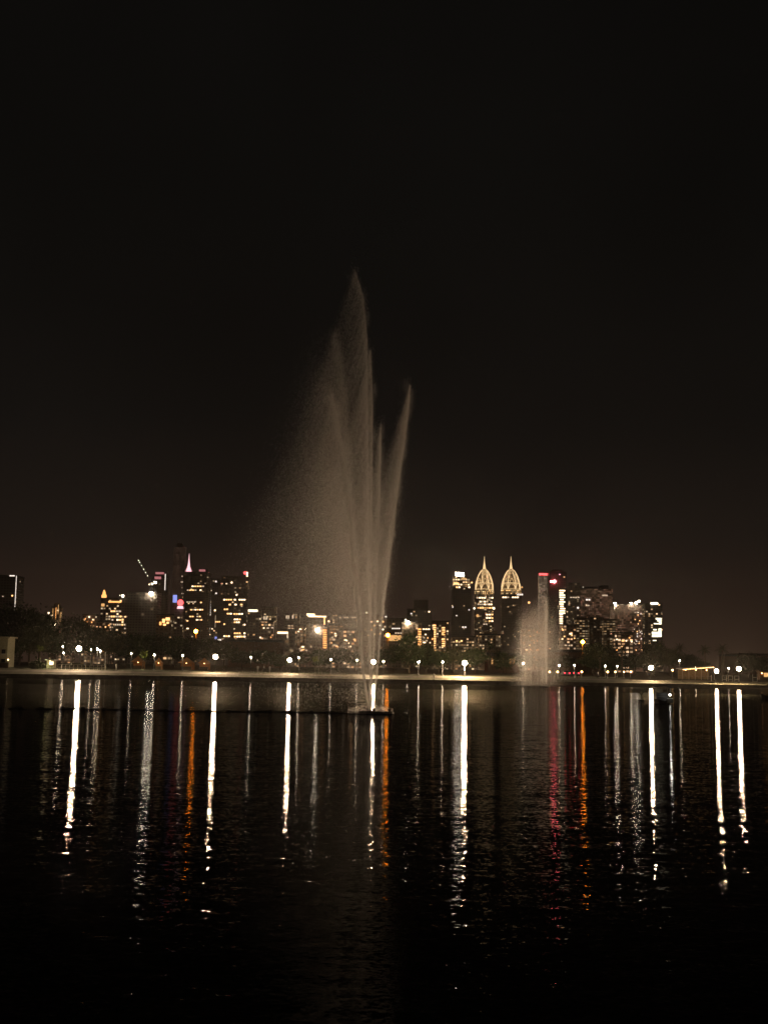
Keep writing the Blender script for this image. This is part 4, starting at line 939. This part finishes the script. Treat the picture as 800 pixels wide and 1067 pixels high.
def pavilion():
    Y = 312; a, b = onz(711, Y, 2), onz(744, Y, 2); z0 = gz(a.x, Y); w = b.x - a.x
    root = empty('pavilion', (a.x, Y, z0), 'long open pavilion with a string of lights along its roof on the right bank', 'pavilion')
    MB().add([(-.4,-.3,2.3),(w+.3,-.3,3.0),(w+.3,5,3.3),(-.4,5,2.6),(-.4,-.3,2.42),(w+.3,-.3,3.12),(w+.3,5,3.42),(-.4,5,2.72)], [(0,3,2,1),(4,5,6,7),(0,1,5,4),(1,2,6,5),(2,3,7,6),(3,0,4,7)]).build('roof', M_['white'], root)
    for i in range(6):
        x = w*i/5; MB().box(x-.06, -.06, -.1, x+.06, .06, 2.3+.7*i/5-.02+.04).build('post', M_['white'], root)
    MB().box(0, 4.7, 0, w, 4.9, 2.3).build('back_wall', M_['beige'], root)
    for i in range(22):
        x = w*(i+.3)/22; MB().ball((x, -.42, 2.38+.7*x/w), .075, 0, 6, 4).build('bulb', G['amber'], root)
    for i in range(3): MB().ball((w*(i+.5)/3, 2.2, 2.35), .13, 0, 8, 5).build('ceiling_lamp', G['tentlamp'], root, True)
    for i, f in enumerate((.12,.3,.5,.68,.86)):
        t = empty('cafe_table', (a.x + w*f, Y + 1.4, z0), 'cafe table under the pavilion roof, %s' % ['at its left end','left of the middle','in the middle','right of the middle','at its right end'][i], 'table', 'cafe tables under the pavilion')
        MB().lathe([(.5,0),(.5,.05)], 14, (0,0,.72)).build('tabletop', M_['white'], t); MB().lathe([(.05,.05),(.05,.71)], 8).build('leg', M_['darkmetal'], t); MB().lathe([(.3,0),(.3,.05)], 12).build('foot', M_['darkmetal'], t)
    # white framed stalls
    for px, l in ((754.5, 'leftmost of the three small white frames between the pavilion lamps'), (761, 'middle one of the three small white frames between the pavilion lamps'), (767.5, 'rightmost of the three small white frames between the pavilion lamps')):
        q = onz(px, 309, 2); s = empty('bench_frame', (q.x, 309, gz(q.x, 309)), l, 'frame', 'white frames by the water')
        for x in (-.55, .5): MB().box(x, 0, -.1, x+.1, .1, 1.3).build('leg', M_['white'], s)
        MB().box(-.55, 0, 1.302, .6, .1, 1.42).build('top_bar', M_['white'], s); MB().box(-.42, .02, .45, .48, .08, .53).build('cross_bar', M_['white'], s)
    q = onz(786.5, 309, 2); s = empty('goal_frame', (q.x, 309, gz(q.x, 309)), 'square white frame near the right edge of the bank', 'frame')
    for x in (-.6, .5): MB().box(x, 0, -.1, x+.1, .1, 1.9).build('post', M_['white'], s)
    MB().box(-.5+.002, .01, 1.0, .498, .09, 1.09).build('cross_bar', M_['white'], s); MB().box(-.6, 0, .1, .6, .1-.2, .0).build('bottom_bar', M_['white'], s)
    Yh = 316; q = onz(800, Yh, 2); h = empty('snack_stall', (q.x, Yh, gz(q.x, Yh)), 'reddish lit stall cut off by the right edge', 'stall')
    MB().box(-2, 0, 0, 2, 2.5, 2.1).build('wall', M_['brick'], h); MB().box(-2.3, -.5, 2.11, 2.3, 2.8, 2.3).build('roof', M_['brick'], h); MB().box(-1.0, -.05, .8, .6, -.006, 1.8).build('hatch', G['golddim'], h); MB().ball((-1.6,-.35,1.7), .12, 0, 8, 5).build('lamp', G['tentlamp'], h, True)
pavilion()

def car(px, Y, label):
    p = onz(px, Y, 2.2); root = empty('parked_car', (p.x, Y, gz(p.x, Y)), label, 'car', 'cars parked behind the bank')
    prof = [(-2.1,.35),(-2.15,.75),(-1.95,.98),(-1.5,1.02),(-1.0,1.42),(.3,1.46),(1.0,1.05),(1.9,.92),(2.15,.7),(2.12,.35)]      # y (rear..front), z
    vs = []
    for sx_, k in ((-.86,1),(.86,1)):
        for y, z in prof: vs.append((sx_*(0.82 if z > 1.2 else 1.0), y, z))
    n = len(prof); fs = [tuple(range(n-1,-1,-1)), tuple(range(n, 2*n))] + [(i, (i+1)%n, n+(i+1)%n, n+i) for i in range(n)]
    MB().add(vs, fs).build('body', M_['carred'], root)
    MB().add([(-.62,-1.47,1.06),(.62,-1.47,1.06),(.58,-1.08,1.37),(-.58,-1.08,1.37)], [(0,1,2,3)]).build('rear_window', M_['glass'], root)
    for x in (-.82,.82):
        for y in (-1.35, 1.35):
            MB().tube([(x-.1,y,.33),(x+.1,y,.33)], .33, 12).build('wheel', M_['black'], root)
    for x in (-.62,.62): MB().box(x-.17, -2.2, .72, x+.17, -2.12, .90).build('tail_light', G['tail'], root)
    MB().box(-.85,-2.26,.36,.85,-2.16,.55).build('bumper', M_['carred'], root)
car(589.5, 326, 'dark car with red tail lights, left one of the pair'); car(599, 326, 'dark car with red tail lights, right one of the pair')

# people: one skinned body mesh, three outfits
def body(pose, mats):
    J = {'pelvis':(0,0,.95,.13),'belly':(0,-.01,1.10,.125),'chest':(0,0,1.32,.15),'neck':(0,0,1.48,.055),'head':(0,-.015,1.60,.085),'crown':(0,0,1.70,.07),
         'shl':(-.19,0,1.40,.062),'shr':(.19,0,1.40,.062),'ell':(-.25,.02,1.13,.045),'elr':(.25,.02,1.13,.045),'wrl':(-.26,-.05,.88,.03),'wrr':(.26,-.05,.88,.03),'hal':(-.26,-.07,.78,.035),'har':(.26,-.07,.78,.035),
         'hil':(-.10,0,.90,.095),'hir':(.10,0,.90,.095),'knl':(-.11,-.02+pose,.50,.062),'knr':(.11,-.02-pose,.50,.062),'anl':(-.11,.02+pose*1.6,.09,.042),'anr':(.11,.02-pose*1.6,.09,.042),'tol':(-.12,-.13+pose*1.6,.035,.035),'tor':(.12,-.13-pose*1.6,.035,.035)}
    E = [('pelvis','belly'),('belly','chest'),('chest','neck'),('neck','head'),('head','crown'),('chest','shl'),('shl','ell'),('ell','wrl'),('wrl','hal'),('chest','shr'),('shr','elr'),('elr','wrr'),('wrr','har'),('pelvis','hil'),('hil','knl'),('knl','anl'),('anl','tol'),('pelvis','hir'),('hir','knr'),('knr','anr'),('anr','tor')]
    names = list(J); me = bpy.data.meshes.new('person_body'); me.from_pydata([J[n][:3] for n in names], [(names.index(a), names.index(b)) for a, b in E], [])
    o = bpy.data.objects.new('tmp', me); COL.objects.link(o)
    sk = o.modifiers.new('s', 'SKIN'); 
    for i, n in enumerate(names): me.skin_vertices[0].data[i].radius = (J[n][3],)*2
    me.skin_vertices[0].data[0].use_root = True
    o.modifiers.new('u', 'SUBSURF').levels = 1
    dg = bpy.context.evaluated_depsgraph_get(); out = bpy.data.meshes.new_from_object(o.evaluated_get(dg)); bpy.data.objects.remove(o)
    out.materials.clear()
    for x in mats: out.materials.append(x)
    for p in out.polygons:
        z = p.center.z; x = abs(p.center.x)
        p.material_index = 0 if (z > 1.475 or (x > .2 and z < .9)) else (1 if z > .97 else 2)
        p.use_smooth = True
    out.name = 'person_body'
    return out
BODIES = [body(.10, [M_['skin'], M_['shirt_white'], M_['trousers']]), body(.04, [M_['skin'], M_['shirt_blue'], M_['trousers']]), body(.0, [M_['skin'], M_['shirt_white'], M_['shirt_white']])]
hair_mb = MB().ball((0, .02, 1.665), .098, 0, 10, 6, .85); HAIR = None
def person(px, Y, k, rz, label):
    global HAIR
    p = onz(px, Y, 2); o = bpy.data.objects.new('person', BODIES[k]); COL.objects.link(o); o.location = (p.x, Y, gz(p.x, Y) + .025); o.rotation_euler = (0,0,rz); tag(o, label, 'person', 'people on the far bank')
    if HAIR is None: h = hair_mb.build('hair', M_['hair'], o, True); HAIR = h
    else: h = HAIR.copy(); COL.objects.link(h); h.parent = o
for a in [(452, 306, 2, .2, 'person in white at the water edge left of the central big lamp'), (599, 306, 0, 1.4, 'person in a white shirt on the bank below the parked cars'), (121, 311, 2, 1.0, 'person all in white on the left bank right of the bare pole'),
          (74, 314, 0, -1.2, 'person in a white shirt left under the brightest left lamp'), (88, 313, 1, 1.5, 'person in dark blue right under the brightest left lamp'), (268.5, 313, 2, .3, 'person in white left of the lamp in the spray, first of three'),
          (275, 313, 0, 2.2, 'person in a white shirt with dark trousers in the spray, second of three'), (281, 312, 2, -.4, 'person in white closest to the lamp in the spray'), (623, 311, 0, 1.6, 'person in a white shirt walking under the flat-topped tree'), (676, 310, 1, .1, 'person in dark blue below the lamp near the boat'), (741, 309, 2, .8, 'person in white at the right corner of the pavilion')]:
    person(*a)
